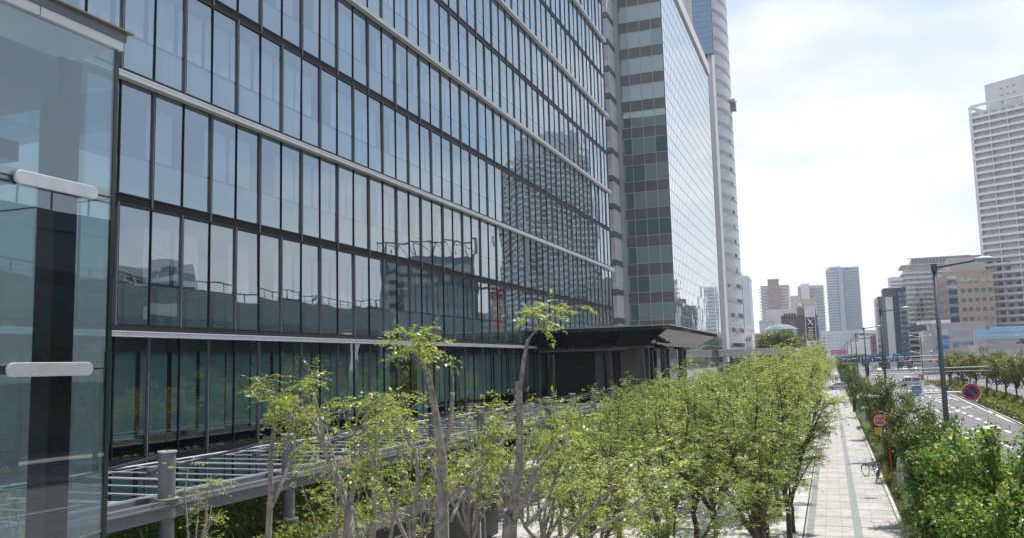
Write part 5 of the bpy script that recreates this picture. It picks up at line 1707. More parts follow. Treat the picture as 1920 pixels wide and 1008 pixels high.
# direction sign gantry
GYY = 222
t = thing('sign_gantry', 'overhead gantry carrying blue lane and direction signs across the road', 'sign gantry', (3, GYY, 0))
a, c = at(1577, 672.4, GYY), at(1778, 664.5, GYY)
m = MB(); m.cyl(a.x - 0.1, GYY, 0, a.z + 0.9, 0.22, 10); m.build('post', ['pole'], t)
m = MB(); m.cyl(c.x, GYY, 0, c.z + 0.8, 0.22, 10); m.build('post', ['pole'], t)
m = MB(); m.tube((a, c), 0.12, 8); m.tube((a - Vector((0, 0, 1.0)), c - Vector((0, 0, 1.0))), 0.07, 8); m.build('beam', ['galv'], t)


def panel(name, x0, x1, y0, y1, mat_, sym=None):
    p, q = at(x0, y1, GYY), at(x1, y0, GYY)
    m = MB(); m.box(p.x, q.x, GYY - 0.3, GYY - 0.2, p.z, q.z, 0)
    cx_, cz_ = (p.x + q.x) / 2, (p.z + q.z) / 2
    w, h = q.x - p.x, q.z - p.z
    Y_ = GYY - 0.36
    if sym == 'up':
        m.box(cx_ - w * 0.09, cx_ + w * 0.09, Y_, Y_ + 0.05, cz_ - h * 0.36, cz_ + h * 0.12, 1)
        m.add([(cx_ - w * 0.24, Y_, cz_ + h * 0.10), (cx_ + w * 0.24, Y_, cz_ + h * 0.10), (cx_, Y_, cz_ + h * 0.4)], ((0, 1, 2),), 1)
    if sym == 'right':
        m.box(cx_ - w * 0.26, cx_ - w * 0.12, Y_, Y_ + 0.05, cz_ - h * 0.36, cz_ + h * 0.16, 1)
        m.box(cx_ - w * 0.26, cx_ + w * 0.16, Y_, Y_ + 0.05, cz_ + h * 0.161, cz_ + h * 0.30, 1)
        m.add([(cx_ + w * 0.12, Y_, cz_ + h * 0.08), (cx_ + w * 0.36, Y_, cz_ + h * 0.23), (cx_ + w * 0.12, Y_, cz_ + h * 0.40)], ((0, 1, 2),), 1)
    if sym == 'bars':
        m.box(p.x + w * 0.15, p.x + w * 0.5, Y_, Y_ + 0.05, cz_ + h * 0.05, cz_ + h * 0.25, 1); m.box(p.x + w * 0.6, p.x + w * 0.85, Y_, Y_ + 0.05, cz_ - h * 0.2, cz_ + h * 0.2, 2)
    m.build(name, [mat_, 'signwhite', 'signgreen'], t)


panel('direction_panel', 1609, 1626, 662.5, 667.5, 'signblue', 'bars'); panel('direction_panel', 1627.5, 1661, 663, 667, 'signblue', 'bars'); panel('direction_panel', 1674, 1704, 661, 665.8, 'signblue', 'bars')
panel('direction_panel', 1566, 1594, 666, 670.5, 'signblue', 'bars')
panel('lane_panel', 1587, 1595.5, 671, 678, 'navy', 'right'); panel('lane_panel', 1609.5, 1618, 669, 678.5, 'navy', 'up'); panel('lane_panel', 1631, 1640, 668, 677.5, 'navy', 'up')
panel('lane_panel', 1653, 1661.5, 667.5, 677, 'navy', 'up'); panel('lane_panel', 1674.5, 1683.5, 666.5, 676, 'navy', 'right'); panel('lane_panel', 1695, 1704.5, 665.8, 673, 'navy', 'right')
panel('route_panel', 1621, 1630.5, 672.5, 679.5, 'signblue', 'bars'); panel('route_panel', 1640.5, 1643.5, 672, 678.5, 'signblue', None); panel('route_panel', 1663.5, 1674, 671, 678, 'signblue', 'right')
# bollards, cones, flower island
t = thing('flower_island', 'raised kerbed flower bed at the nose of the median', 'planter', (21, 216, 0))
m = MB(); m.box(19.6, 22.4, 214.2, 220, -0.1, 0.3); m.build('kerb_ring', ['kerb'], t)
n = 900
rs = np.random.RandomState(12)
P_ = np.stack([rs.uniform(19.7, 22.3, n), rs.uniform(214.4, 219.8, n), rs.uniform(0.3, 0.75, n)], 1)
leaf_obj('flowers', leaves(P_, rs.normal(0, 1, (n, 3)), 0.25, 0.16, rs), 'leafM', t)


def bollard(label, x, y, h=0.85, z=0.0):
    t = thing('bollard', label, 'bollard', (x, y, z))
    m = MB(); m.cyl(x, y, z, z + h, 0.12, 10); m.ball((x, y, z + h), 0.12, 0, 10, 5); m.build('post', ['orange'], t)
    m = MB(); m.cyl(x, y, z + h * 0.55, z + h * 0.75, 0.125, 10); m.build('band', ['signwhite'], t)


bollard('orange bollard on the flower island, taller and nearest the lamp post', 20.3, 215, 1.5, 0.3)
for i in range(3): bollard(('short orange bollard left of its two twins on the flower island', 'short orange bollard between its twins on the flower island', 'short orange bollard right of its two twins on the flower island')[i], 20.9 + i * 0.5, 214.8, 0.8, 0.3)
bollard('orange bollard standing alone in the road at the median nose', 22.6, 199.5, 1.3)
t = thing('info_pillar', 'pale pillar with a red panel beside the flower island', 'pillar', (20, 224, 0))
m = MB(); m.box(19.2, 20.4, 224, 224.6, -0.1, 2.3); m.build('pillar_body', ['galv'], t); m = MB(); m.box(19.4, 20.2, 223.9, 223.99, 0.8, 1.8); m.build('panel', ['red'], t)


def cone(label, x, y):
    t = thing('traffic_cone', label, 'traffic cone', (x, y, -0.12))
    m = MB(); m.cyl(x, y, -0.06, 0.7, 0.17, 12, 0, 0.03); m.build('cone_body', ['orange'], t); m = MB(); m.box(x - 0.22, x + 0.22, y - 0.22, y + 0.22, -0.12, -0.061); m.build('base', ['orange'], t)


cone('traffic cone beside the white car at the side road', 0.2, 197); cone('traffic cone in the middle of the crossing', 15.0, 226)


# ------------------------------------------------------------------ bicycles
def make_bike(frame, basket=True):
    t = thing('bicycle', '', 'bicycle', (0, 0, 0))
    for x in (-0.52, 0.52):
        m = MB()
        for r, tr, mi in ((0.33, 0.022, 0),):
            N = 24
            m.tube([(x + r * math.cos(2 * math.pi * i / N), 0, 0.345 + r * math.sin(2 * math.pi * i / N)) for i in range(N + 1)], tr, 6, 0)
            m.tube([(x + 0.305 * math.cos(2 * math.pi * i / N), 0, 0.345 + 0.305 * math.sin(2 * math.pi * i / N)) for i in range(N + 1)], 0.012, 5, 1)
        for i in range(10):
            a = math.pi * i / 5
            m.tube(((x, 0, 0.345), (x + 0.3 * math.cos(a), 0, 0.345 + 0.3 * math.sin(a))), 0.003, 3, 1)
        m.build('wheel', ['tyre', 'rim'], t, local=True)
        m = MB()
        m.tube([(x + 0.37 * math.cos(a), 0, 0.345 + 0.37 * math.sin(a)) for a in np.linspace(0.4, 2.9, 10)], 0.022, 5); m.build('mudguard', ['rim'], t, local=True)
    m = MB()
    bb, st, hd = (-0.08, 0, 0.30), (-0.22, 0, 0.78), (0.36, 0, 0.72)
    for a, b in ((bb, st), (bb, hd), (st, hd), ((-0.52, 0, 0.345), bb), ((-0.52, 0, 0.345), st), (hd, (0.52, 0, 0.345)), (hd, (0.33, 0, 0.92)), (st, (-0.25, 0, 0.86))):
        m.tube((a, b), 0.017, 6)
    m.build('frame', [frame], t, local=True)
    m = MB(); m.tube(((0.15, -0.27, 0.98), (0.33, -0.1, 0.95), (0.33, 0.1, 0.95), (0.15, 0.27, 0.98)), 0.013, 6); m.build('handlebar', ['rim'], t, local=True)
    m = MB(); m.ball((-0.27, 0, 0.89), 0.13, 0, 8, 5, (1, 0.65, 0.35)); m.build('saddle', ['black'], t, local=True)
    m = MB(); m.box(-0.80, -0.35, -0.07, 0.07, 0.70, 0.715); m.tube(((-0.7, 0, 0.7), (-0.52, 0, 0.36)), 0.008, 4); m.build('carrier', ['black'], t, local=True)
    m = MB(); m.tube(((-0.08, -0.12, 0.22), (-0.08, -0.12, 0.30), (-0.08, 0.12, 0.30), (-0.08, 0.12, 0.38)), 0.012, 5); m.build('crank', ['rim'], t, local=True)
    if basket:
        m = MB()
        for z in (0.72, 0.80, 0.88, 0.96): m.tube(((0.42, -0.16, z), (0.72, -0.18, z), (0.72, 0.18, z), (0.42, 0.16, z), (0.42, -0.16, z)), 0.006, 4)
        for y in np.linspace(-0.16, 0.16, 5): m.tube(((0.72, y * 1.1, 0.72), (0.72, y * 1.1, 0.96)), 0.005, 4); m.tube(((0.42, y, 0.72), (0.72, y * 1.1, 0.72)), 0.005, 4)
        m.build('basket', ['black'], t, local=True)
    return t


bk = make_bike('galv', False); tag(bk, 'silver bicycle leaning at the hedge, behind the other parked bicycle', None, 'bicycles parked by the kerb'); bk.location = (1.80, 53.0, 0); bk.rotation_euler = (R(9), 0, R(232))
bk2 = make_bike('carnavy'); tag(bk2, 'dark blue bicycle with front basket parked nearest, by the hydrant sign', None, 'bicycles parked by the kerb'); bk2.location = (1.98, 51.0, 0); bk2.rotation_euler = (R(-6), 0, R(262))
b3 = dup(bk, 'bicycle parked at the kerb far along the pavement, beside the black post', (1.5, 121, 0), R(70), None, 'bicycles parked by the kerb')
b4 = dup(bk2, 'bicycle ridden across the side road mouth by the cyclist', (12.6, 183.6, -0.12), R(155))
t = thing('black_post', 'thick black post at the kerb beside the far parked bicycle', 'post', (2.0, 112, 0))
m = MB(); m.cyl(2.35, 112, 0, 2.9, 0.22, 12); m.build('post_shaft', ['black'], t); m = MB(); m.cyl(2.35, 112, 2.91, 3.0, 0.25, 12); m.build('cap', ['black'], t)


# ------------------------------------------------------------------ cars
def make_car(kind, paint):
    t = thing(kind, '', 'car', (0, 0, 0))
    if kind == 'sedan':
        st = [(-2.25, .42, .78, .78, .74), (-2.15, .28, .98, .985, .82), (-1.45, .22, 1.0, 1.02, .86), (-0.75, .20, .98, 1.44, .86), (0.25, .20, .95, 1.45, .86), (1.05, .20, .95, .97, .86), (2.0, .22, .80, .805, .80), (2.22, .38, .62, .625, .70)]
        rg, fg = (2, 3), (4, 5); sid = (2, 3, 4, 5)
    elif kind == 'van':
        st = [(-2.35, .40, 1.0, 1.02, .80), (-2.30, .28, 1.12, 1.20, .84), (-2.12, .24, 1.10, 1.93, .86), (-0.4, .22, 1.08, 1.97, .86), (1.15, .22, 1.05, 1.88, .86), (1.95, .22, 1.02, 1.06, .84), (2.28, .30, .82, .83, .78), (2.36, .40, .6, .61, .70)]
        rg, fg = (1, 2), (4, 5); sid = (2, 3, 4, 5)
    else:   # minivan taxi
        st = [(-2.15, .40, .98, 1.0, .78), (-2.12, .28, 1.05, 1.08, .82), (-1.86, .22, 1.05, 1.70, .84), (-0.5, .20, 1.02, 1.76, .84), (0.55, .20, 1.0, 1.70, .84), (1.35, .20, .98, 1.0, .84), (2.05, .24, .82, .825, .78), (2.18, .38, .6, .61, .68)]
        rg, fg = (1, 2), (4, 5); sid = (2, 3, 4, 5)
    vs, fs = [], []
    for (x, zb, zl, zr, hw) in st:
        hr = hw - 0.55 * max(0, zr - zl) * 0.42 - 0.02
        vs += [(x, -hw * 0.94, zb), (x, -hw, (zb + zl) / 2), (x, -hw * 0.97, zl), (x, -hr, zr), (x, 0, zr + (0.03 if zr - zl > 0.1 else 0.01)), (x, hr, zr), (x, hw * 0.97, zl), (x, hw, (zb + zl) / 2), (x, hw * 0.94, zb)]
    n = 9
    for i in range(len(st) - 1):
        for k in range(n):
            fs.append((i * n + k, (i + 1) * n + k, (i + 1) * n + (k + 1) % n, i * n + (k + 1) % n))
    fs += [tuple(range(n)), tuple((len(st) - 1) * n + k for k in range(n))[::-1]]
    m = MB(); m.add(vs, fs); body = m.build('body', [paint], t, local=True)
    V = [Vector(v) for v in vs]

    def glassq(a, b, c, d, off):
        q = [V[i] for i in (a, b, c, d)]
        ce = (q[0] + q[1] + q[2] + q[3]) / 4
        g_ = MB(); g_.quad(*[tuple(ce + (v - ce) * 0.84 + off) for v in q]); return g_
    a, b = rg
    glassq(a * n + 2, a * n + 6, b * n + 5, b * n + 3, Vector((-0.02, 0, 0.02))).build('rear_window', ['glassCar'], t, local=True)
    a, b = fg
    glassq(b * n + 2, b * n + 6, a * n + 5, a * n + 3, Vector((0.02, 0, 0.025))).build('windscreen', ['glassCar'], t, local=True)
    for i, j in zip(sid[:-1], sid[1:]):
        for o1, o2, sg in ((2, 3, -1), (6, 5, 1)):
            glassq(i * n + o1, j * n + o1, j * n + o2, i * n + o2, Vector((0, sg * 0.012, 0.01))).build('side_window', ['glassCar'], t, local=True)
    L2 = abs(st[0][0])
    for x in (-L2 * 0.62, L2 * 0.60):
        for s in (-1, 1):
            hw = 0.84
            m = MB(); m.tube(((x, s * (hw - 0.2), 0.31), (x, s * (hw + 0.02), 0.31)), 0.31, 16); w = m.build('wheel', ['tyre'], t, local=True)
            m = MB(); m.tube(((x, s * (hw + 0.021), 0.31), (x, s * (hw + 0.03), 0.31)), 0.19, 12); m.build('rim', ['rim'], w, local=True)
    hw0 = st[1][4]
    zl = 0.80 if kind == 'sedan' else 1.0
    for s in (-1, 1):
        m = MB(); m.box(st[0][0] - 0.06, st[1][0] - 0.01, s * (hw0 - 0.02), s * (hw0 - 0.27), zl - 0.12, zl + 0.08); m.build('tail_light', ['lampred'], t, local=True)
        m = MB(); m.box(st[-2][0] + 0.02, st[-1][0] + 0.03, s * 0.70, s * 0.42, 0.58, 0.74); m.build('headlight', ['lampwhite'], t, local=True)
        m = MB(); m.box(1.0, 1.16, s * 0.86, s * 1.0, 0.98, 1.12); m.build('mirror', [paint], t, local=True)
    m = MB(); m.box(st[0][0] - 0.03, st[0][0] - 0.005, -0.17, 0.17, 0.52, 0.68); m.build('number_plate', ['signwhite' if kind != 'minivan' else 'signgreen'], t, local=True)
    m = MB(); m.box(st[0][0] - 0.05, st[1][0], -0.76, 0.76, 0.30, 0.46); m.box(st[-1][0] - 0.1, st[-1][0] + 0.05, -0.66, 0.66, 0.30, 0.46); m.build('bumper', [paint], t, local=True)
    return t


def put(o, label, x, y, hd, cat=None, group=None):
    o.location = (x, y, -0.118); o.rotation_euler = (0, 0, R(hd)); tag(o, label, cat, group)


van = make_car('van', 'carwhite'); put(van, 'white van turning across the crossing beside the flower island', 16.3, 208, 158, 'van')
mini = make_car('minivan', 'carblue'); put(mini, 'sky blue minivan taxi waiting behind the white van', 13.2, 160.5, 88, 'taxi')
m = MB(); m.box(-0.3, 0.05, -0.09, 0.09, 1.78, 1.93); m.build('roof_sign', ['lampred'], mini, local=True)
m = MB(); m.box(-2.2, -2.16, -0.3, 0.3, 0.66, 0.78); m.build('rear_garnish', ['yellow'], mini, local=True)
sed = make_car('sedan', 'carwhite'); put(sed, 'white sedan crossing the pavement at the side road on the left', 1.3, 193.5, 170, 'car')
kinds = {}
for k_, pnt in (('sedan', 'carblack'), ('sedan', 'carsilver'), ('van', 'carsilver'), ('minivan', 'carwhite'), ('sedan', 'caryellow'), ('minivan', 'carnavy')):
    kinds[(k_, pnt)] = make_car(k_, pnt)
used = set()


def far(k_, pnt, label, x, y, hd, group='cars at the far crossing'):
    key = (k_, pnt)
    src = {('van', 'carwhite'): van, ('sedan', 'carwhite'): sed}.get(key) or kinds[key]
    if key in kinds and key not in used:
        used.add(key); put(src, label, x, y, hd, None, group)
    else:
        c = dup(src, label, (x, y, -0.118), R(hd), None, group)
        c['group'] = group


far('sedan', 'caryellow', 'yellow taxi at the far crossing beyond the sign gantry', 17.5, 398, 5)
far('van', 'carsilver', 'silver van right behind the yellow taxi at the far crossing', 19.5, 412, -85)
far('minivan', 'carwhite', 'white minivan facing the viewer beside the silver van', 24.5, 395, -92)
far('sedan', 'carsilver', 'silver car queueing between the white minivan and black car', 28, 402, -95)
far('sedan', 'carblack', 'black car queueing at the far crossing, right of the silver car', 31.5, 396, -90)
far('sedan', 'carwhite', 'white sedan queueing just right of the black car at the far crossing', 35, 400, -90)
far('minivan', 'carwhite', 'white minivan at the right end of the far queue', 38.5, 396, -90)
far('sedan', 'carwhite', 'white sedan in the second row of the far queue', 26, 412, -90)
far('van', 'carwhite', 'white van in the second row of the far queue', 30.3, 414, -90)
far('sedan', 'carsilver', 'silver car in the second row of the far queue', 34, 412, -90)
far('sedan', 'carwhite', 'white car behind the median trees, between two trunks', 31.5, 219, 176, 'cars on the far carriageway')
far('minivan', 'carnavy', 'dark blue minivan behind the median trees at the right', 35.6, 212, 180, 'cars on the far carriageway')
far('sedan', 'carblack', 'black car behind the leftmost median trees', 27.5, 226, 178, 'cars on the far carriageway')
far('van', 'carwhite', 'white van on the far carriageway behind the median trees', 32, 236, 178, 'cars on the far carriageway')
far('sedan', 'carsilver', 'silver car on the far carriageway near the right edge', 40, 226, 178, 'cars on the far carriageway')
far('minivan', 'carwhite', 'white minivan on the far carriageway behind the blue minivan', 39, 236, 178, 'cars on the far carriageway')
t = thing('box_truck', 'white box truck standing behind the yellow taxi at the far crossing', 'truck', (20.5, 428, -0.12))
m = MB(); m.box(18.2, 20.6, 430, 437, 0.7, 3.6); m.build('cargo_box', ['carwhite'], t, bevel=0.05)
m = MB(); m.add([(18.3, 427.9, 0.45), (20.5, 427.9, 0.45), (20.5, 429.9, 0.45), (18.3, 429.9, 0.45), (18.4, 428.3, 2.5), (20.4, 428.3, 2.5), (20.4, 429.9, 2.5), (18.4, 429.9, 2.5)], ((0, 3, 2, 1), (4, 5, 6, 7), (0, 1, 5, 4), (1, 2, 6, 5), (2, 3, 7, 6), (3, 0, 4, 7))); m.build('cab', ['carwhite'], t)
m = MB(); m.quad((18.5, 427.95, 1.4), (20.3, 427.95, 1.4), (20.25, 428.22, 2.3), (18.55, 428.22, 2.3)); m.build('windscreen', ['glassCar'], t)
for yy in (429, 435):
    for xx in (18.2, 20.3):
        m = MB(); m.tube(((xx, yy, 0.36), (xx + 0.3, yy, 0.36)), 0.46, 12); m.build('wheel', ['tyre'], t)
t = thing('parked_bus', 'white and grey bus side on behind the far queue of cars', 'bus', (40, 432, -0.12))
m = MB(); m.box(35, 45, 431, 433.4, 0.35, 3.1); m.build('body', ['carwhite'], t, bevel=0.12)
m = MB(); m.box(35.3, 44.7, 430.95, 430.99, 1.5, 2.6); m.build('window', ['glassCar'], t)
for xx in (37, 43):
    m = MB(); m.tube(((xx, 430.93, 0.38), (xx, 431.3, 0.38)), 0.45, 12); m.build('wheel', ['tyre'], t)


# ------------------------------------------------------------------ people
def skinned(name, joints, edges, radii, matn, parent, root=0):
    me = bpy.data.meshes.new(name)
    me.from_pydata(joints, edges, [])
    o = bpy.data.objects.new(name, me)
    C.objects.link(o)
    md = o.modifiers.new('skin', 'SKIN')
    if not me.skin_vertices:
        with bpy.context.temp_override(object=o, active_object=o):
            bpy.ops.mesh.customdata_skin_add()
    for i, r in enumerate(radii):
        me.skin_vertices[0].data[i].radius = (r, r) if not isinstance(r, tuple) else r
        me.skin_vertices[0].data[i].use_root = (i == root)
    o.modifiers.new('sub', 'SUBSURF').render_levels = 1
    me.materials.append(MT[matn])
    o.parent = parent
    return o


def person(label, x, y, z, rz, shirt, trousers, stride=0.22, seated=False, group=None):
    t = thing('person', label, 'person', (x, y, z), rz, group)
    if not seated:
        hip = [(0, 0.09, 0.92), (0, -0.09, 0.92)]
        kn = [(stride * 0.6, 0.10, 0.50), (-stride * 0.3, -0.10, 0.49)]
        an = [(stride, 0.10, 0.08), (-stride * 1.1, -0.10, 0.10)]
        hands = [(-stride * 0.8, 0.27, 0.82), (stride * 0.8, -0.27, 0.82)]
        el = [(-stride * 0.55, 0.25, 1.10), (stride * 0.3, -0.25, 1.10)]
        P0, CH_, NK, HD = (0, 0, 0.95), (0.0, 0, 1.28), (0.01, 0, 1.47), (0.03, 0, 1.62)
        sh = [(0, 0.18, 1.40), (0, -0.18, 1.40)]
    else:
        hip = [(-0.27, 0.09, 0.93), (-0.27, -0.09, 0.93)]
        kn = [(0.10, 0.12, 0.80), (0.13, -0.12, 0.62)]
        an = [(-0.06, 0.12, 0.42), (-0.05, -0.12, 0.26)]
        hands = [(0.17, 0.25, 1.00), (0.17, -0.25, 1.00)]
        el = [(-0.02, 0.26, 1.10), (-0.02, -0.26, 1.10)]
        P0, CH_, NK, HD = (-0.27, 0, 0.98), (-0.19, 0, 1.27), (-0.13, 0, 1.46), (-0.09, 0, 1.61)
        sh = [(-0.17, 0.18, 1.39), (-0.17, -0.18, 1.39)]
    j = [P0, CH_, NK, HD, (HD[0], 0, HD[2] + 0.1)] + sh + el + hands + hip + kn + an + [(a[0] + 0.16, a[1], a[2] - 0.04) for a in an]
    e = [(0, 1), (1, 2), (2, 3), (3, 4), (1, 5), (1, 6), (5, 7), (6, 8), (7, 9), (8, 10), (0, 11), (0, 12), (11, 13), (12, 14), (13, 15), (14, 16), (15, 17), (16, 18)]
    r = [0.13, 0.13, 0.055, 0.085, 0.075, 0.06, 0.06, 0.042, 0.042, 0.032, 0.032, 0.08, 0.08, 0.055, 0.055, 0.04, 0.04, 0.035, 0.035]
    skinned('body', j, e, r, 'skin', t)
    skinned('shirt', [P0, CH_, (NK[0], 0, NK[2] - 0.06), sh[0], sh[1], el[0], el[1]], [(0, 1), (1, 2), (1, 3), (1, 4), (3, 5), (4, 6)], [0.15, 0.15, 0.075, 0.075, 0.075, 0.058, 0.058], shirt, t)
    ank = [(a[0], a[1], a[2] + 0.04) for a in an]
    skinned('trousers', [P0, hip[0], hip[1], kn[0], kn[1], ank[0], ank[1]], [(0, 1), (0, 2), (1, 3), (2, 4), (3, 5), (4, 6)], [0.145, 0.098, 0.098, 0.07, 0.07, 0.055, 0.055], trousers, t)
    m = MB(); m.ball((HD[0] - 0.02, 0, HD[2] + 0.07), 0.108, 0, 10, 7, (1.05, 0.95, 0.95)); m.build('hair', ['hair'], t, local=True)
    for s in (-1, 1):
        m = MB(); m.ball((HD[0] + 0.085, s * 0.035, HD[2] + 0.02), 0.012, 0, 6, 4); m.build('eye', ['black'], t, local=True)
    m = MB(); m.ball((HD[0] + 0.095, 0, HD[2] - 0.01), 0.018, 0, 6, 4, (1, 0.7, 1.3)); m.build('nose', ['skin'], t, local=True)
    return t


person('cyclist in a pale shirt riding across the side of the crossing', 12.6, 183.6, -0.10, R(155), 'galv', 'black', seated=True)
for i, (x, y, rz, s_, tr, lb) in enumerate(((0.2, 236, 90, 'signwhite', 'black', 'person in a white top walking away on the far pavement'), (0.9, 243, 80, 'black', 'black', 'person dressed in black walking away on the far pavement'),
                                            (-0.4, 262, -85, 'carnavy', 'greydark', 'person in a blue top walking this way on the far pavement'), (1.4, 252, -95, 'signwhite', 'carnavy', 'person in white and blue walking this way by the kerb'),
                                            (13.8, 189.5, 170, 'galv', 'black', 'pedestrian in grey stepping off the crossing behind the cyclist'), (6.2, 199, 95, 'red', 'black', 'person in a red top at the corner of the side road'))):
    person(lb, x, y, 0 if x < 4 else -0.12, R(rz), s_, tr)

# ================================================================== trees
# foreground trees whose limbs were cut back; each limb is drawn from its own measured course
def limb(m, pts, cap=1, n=8):
    w = [at(px, py, Y) for px, py, Y, wd in pts]
    r = []
    for (px, py, Y, wd), q in zip(pts, w):
        dep = (q - Vector((0, 0, CAMZ))).dot(_fw)
        r.append(max(0.004, wd / 2 * dep / F_PX))
    # smooth the course a little
    W_, R_ = [], []
    for i in range(len(w) - 1):
        for t in (0, 0.5):
            if t == 0: W_.append(w[i]); R_.append(r[i])
            else:
                a = w[max(i - 1, 0)]; d = w[min(i + 2, len(w) - 1)]
                W_.append((w[i] + w[i + 1]) * 0.5625 - (a + d) * 0.0625); R_.append((r[i] + r[i + 1]) / 2)
    W_.append(w[-1]); R_.append(r[-1])
    m.tube(W_, R_, n, 0, cap)
    return W_, R_


def pruned(name, label, base, trunks, twigs, seed, leaf='leafYoung', dens=1.0):
    t = thing(name, label, 'tree', base)
    rs = np.random.RandomState(seed)
    m = MB()
    thin, tips = [], []
    for pts in trunks:
        thin.append(limb(m, pts, 1))
    for pts in twigs:
        W_, R_ = limb(m, pts, 0, 6)
        k = len(W_)
        for i in range(k):
            if i < k * 0.35: continue
            for _ in range(max(1, int(round(3 * dens)))):
                d = rs.normal(0, 1, 3) * np.array([1, 1, 0.5]); d /= np.linalg.norm(d)
                l = rs.uniform(0.12, 0.4)
                p = np.array(W_[i]); e = p + d * l + np.array([0, 0, 0.06])
                m.tube((p, (p + e) / 2 + rs.normal(0, 0.015, 3), e), (0.006, 0.005, 0.003), 4)
                for u in (0.5, 0.8, 1.0): tips.append((p + (e - p) * u, d))
        tips.append((np.array(W_[-1]), np.array([0, 0, 1.0]))); tips.append((np.array(W_[-1]), rs.normal(0, 1, 3)))
    m.build('trunk', ['bark', 'cut'], t, smooth=True)
    tp = np.array([a for a, b in tips]); td = np.array([b for a, b in tips])
    n = len(tp)
    V = pinnate(tp, td * 0.7 + rs.normal(0, 0.5, (n, 3)) * np.array([1, 1, 0.4]), rs, 0.26, 4, 0.085, 0.036)
    leaf_obj('crown', V, leaf, t)
    return t


def gb(px, Y): return (at(px, 1008, Y).x, Y, 0.0)


b1 = gb(828, 10.0)
pruned('pruned_tree', 'pruned tree in front with two thick bare stubs and one leafy twig on top', b1,
       [[(830, 1700, 10, 30), (826, 1008, 10, 25), (828, 929, 10, 22), (829, 860, 10, 19), (820, 794, 10, 15), (810, 734, 9.9, 12), (802, 697, 9.8, 11)],
        [(829, 862, 10, 12), (842, 804, 10.1, 10), (847, 764, 10.2, 9), (848, 735, 10.2, 9)],
        [(829, 925, 10, 10), (815, 885, 9.8, 8), (803, 857, 9.7, 7)], [(849, 735, 10.2, 4), (850, 706, 10.2, 2)],
        [(845, 975, 10, 8), (868, 925, 10.4, 7), (895, 884, 10.8, 7), (930, 844, 11.1, 7), (962, 797, 11.4, 6)]],
       [[(800, 697, 9.8, 4), (790, 675, 9.8, 3), (778, 652, 9.8, 2.5), (768, 628, 9.8, 2)], [(795, 688, 9.8, 3), (789, 668, 9.7, 2), (785, 650, 9.7, 2)],
        [(905, 872, 10.9, 5), (920, 844, 11, 5), (933, 800, 11, 4), (947, 769, 11, 3)],
        [(826, 960, 10, 6), (860, 900, 10.3, 4), (900, 860, 10.5, 3), (925, 830, 10.6, 2)]], 21)
b2 = gb(965, 10.5)
pruned('pruned_tree', 'pruned tree with pale round cuts and a long leafy shoot before the portico', b2,
       [[(950, 1650, 10.5, 34), (955, 1008, 10.5, 30), (960, 970, 10.5, 26), (970, 900, 10.5, 17), (975, 854, 10.5, 16), (974, 780, 10.5, 14), (972, 714, 10.5, 13)],
        [(975, 730, 10.5, 9), (979, 700, 10.5, 9), (983, 668, 10.5, 8), (990, 636, 10.5, 7)],
        [(960, 975, 10.5, 14), (975, 948, 10.4, 13), (990, 925, 10.3, 13), (1006, 871, 10.2, 12)],
        [(985, 985, 10.5, 9), (1012, 960, 10.6, 7), (1032, 924, 10.8, 6), (1065, 816, 11, 5)]],
       [[(990, 637, 10.5, 4), (1010, 611, 10.5, 3.5), (1024, 598, 10.5, 3), (1036, 580, 10.5, 2)], [(1006, 868, 10.2, 6), (1025, 840, 10.3, 5), (1046, 812, 10.4, 3)],
        [(1012, 880, 10.6, 4), (1040, 830, 10.9, 3), (1068, 795, 11, 2)]], 22)
b3_ = gb(652, 12.0)
pruned('pruned_tree', 'forked pruned tree with thin bare limbs in front of the walkway', b3_,
       [[(650, 1600, 12, 24), (653, 1008, 12, 19), (655, 950, 12, 15), (645, 928, 12, 12), (625, 884, 12, 10), (605, 834, 12, 9), (588, 786, 12, 8)],
        [(655, 950, 12, 11), (672, 874, 12.1, 10), (682, 814, 12.2, 9), (689, 763, 12.3, 7)], [(664, 900, 12, 8), (662, 834, 12.2, 8), (665, 795, 12.2, 7)],
        [(607, 838, 12, 7), (600, 784, 11.8, 6), (587, 735, 11.7, 5)]],
       [[(662, 834, 12.2, 4), (650, 794, 12.2, 3), (640, 757, 12.2, 2)], [(588, 786, 12, 4), (565, 765, 12, 3), (548, 757, 12, 2)], [(587, 735, 11.7, 4), (583, 725, 11.7, 2.5), (578, 720, 11.7, 2)],
        [(682, 814, 12.2, 4), (700, 782, 12.4, 3), (722, 760, 12.5, 2.5), (745, 745, 12.6, 2)], [(689, 763, 12.3, 3), (705, 752, 12.3, 2), (720, 748, 12.3, 2)],
        [(625, 884, 12, 4), (605, 865, 12.2, 3), (590, 850, 12.2, 2)], [(672, 874, 12.1, 4), (700, 830, 12.1, 3), (735, 790, 12.0, 2), (760, 775, 12, 2)]], 23)
b4_ = gb(778, 11.0)
pruned('pruned_tree', 'slender pruned stem leaning between the two thicker pruned trees', b4_,
       [[(770, 1600, 11, 16), (775, 1008, 11, 9), (783, 904, 11, 8), (780, 840, 11, 6)], [(772, 1030, 11, 9), (757, 1000, 11, 8), (730, 934, 11, 7), (705, 866, 11, 6)]],
       [[(780, 845, 11, 5), (757, 816, 11, 4), (738, 790, 11, 3), (728, 775, 11, 2)], [(784, 915, 11, 5), (800, 870, 11.2, 3), (812, 840, 11.3, 2)], [(730, 934, 11, 4), (716, 900, 11, 3), (700, 880, 11, 2), (684, 872, 11, 2)],
        [(705, 866, 11, 4), (690, 842, 11, 3), (684, 822, 11, 2)]], 24)
b5_ = gb(505, 12.5)
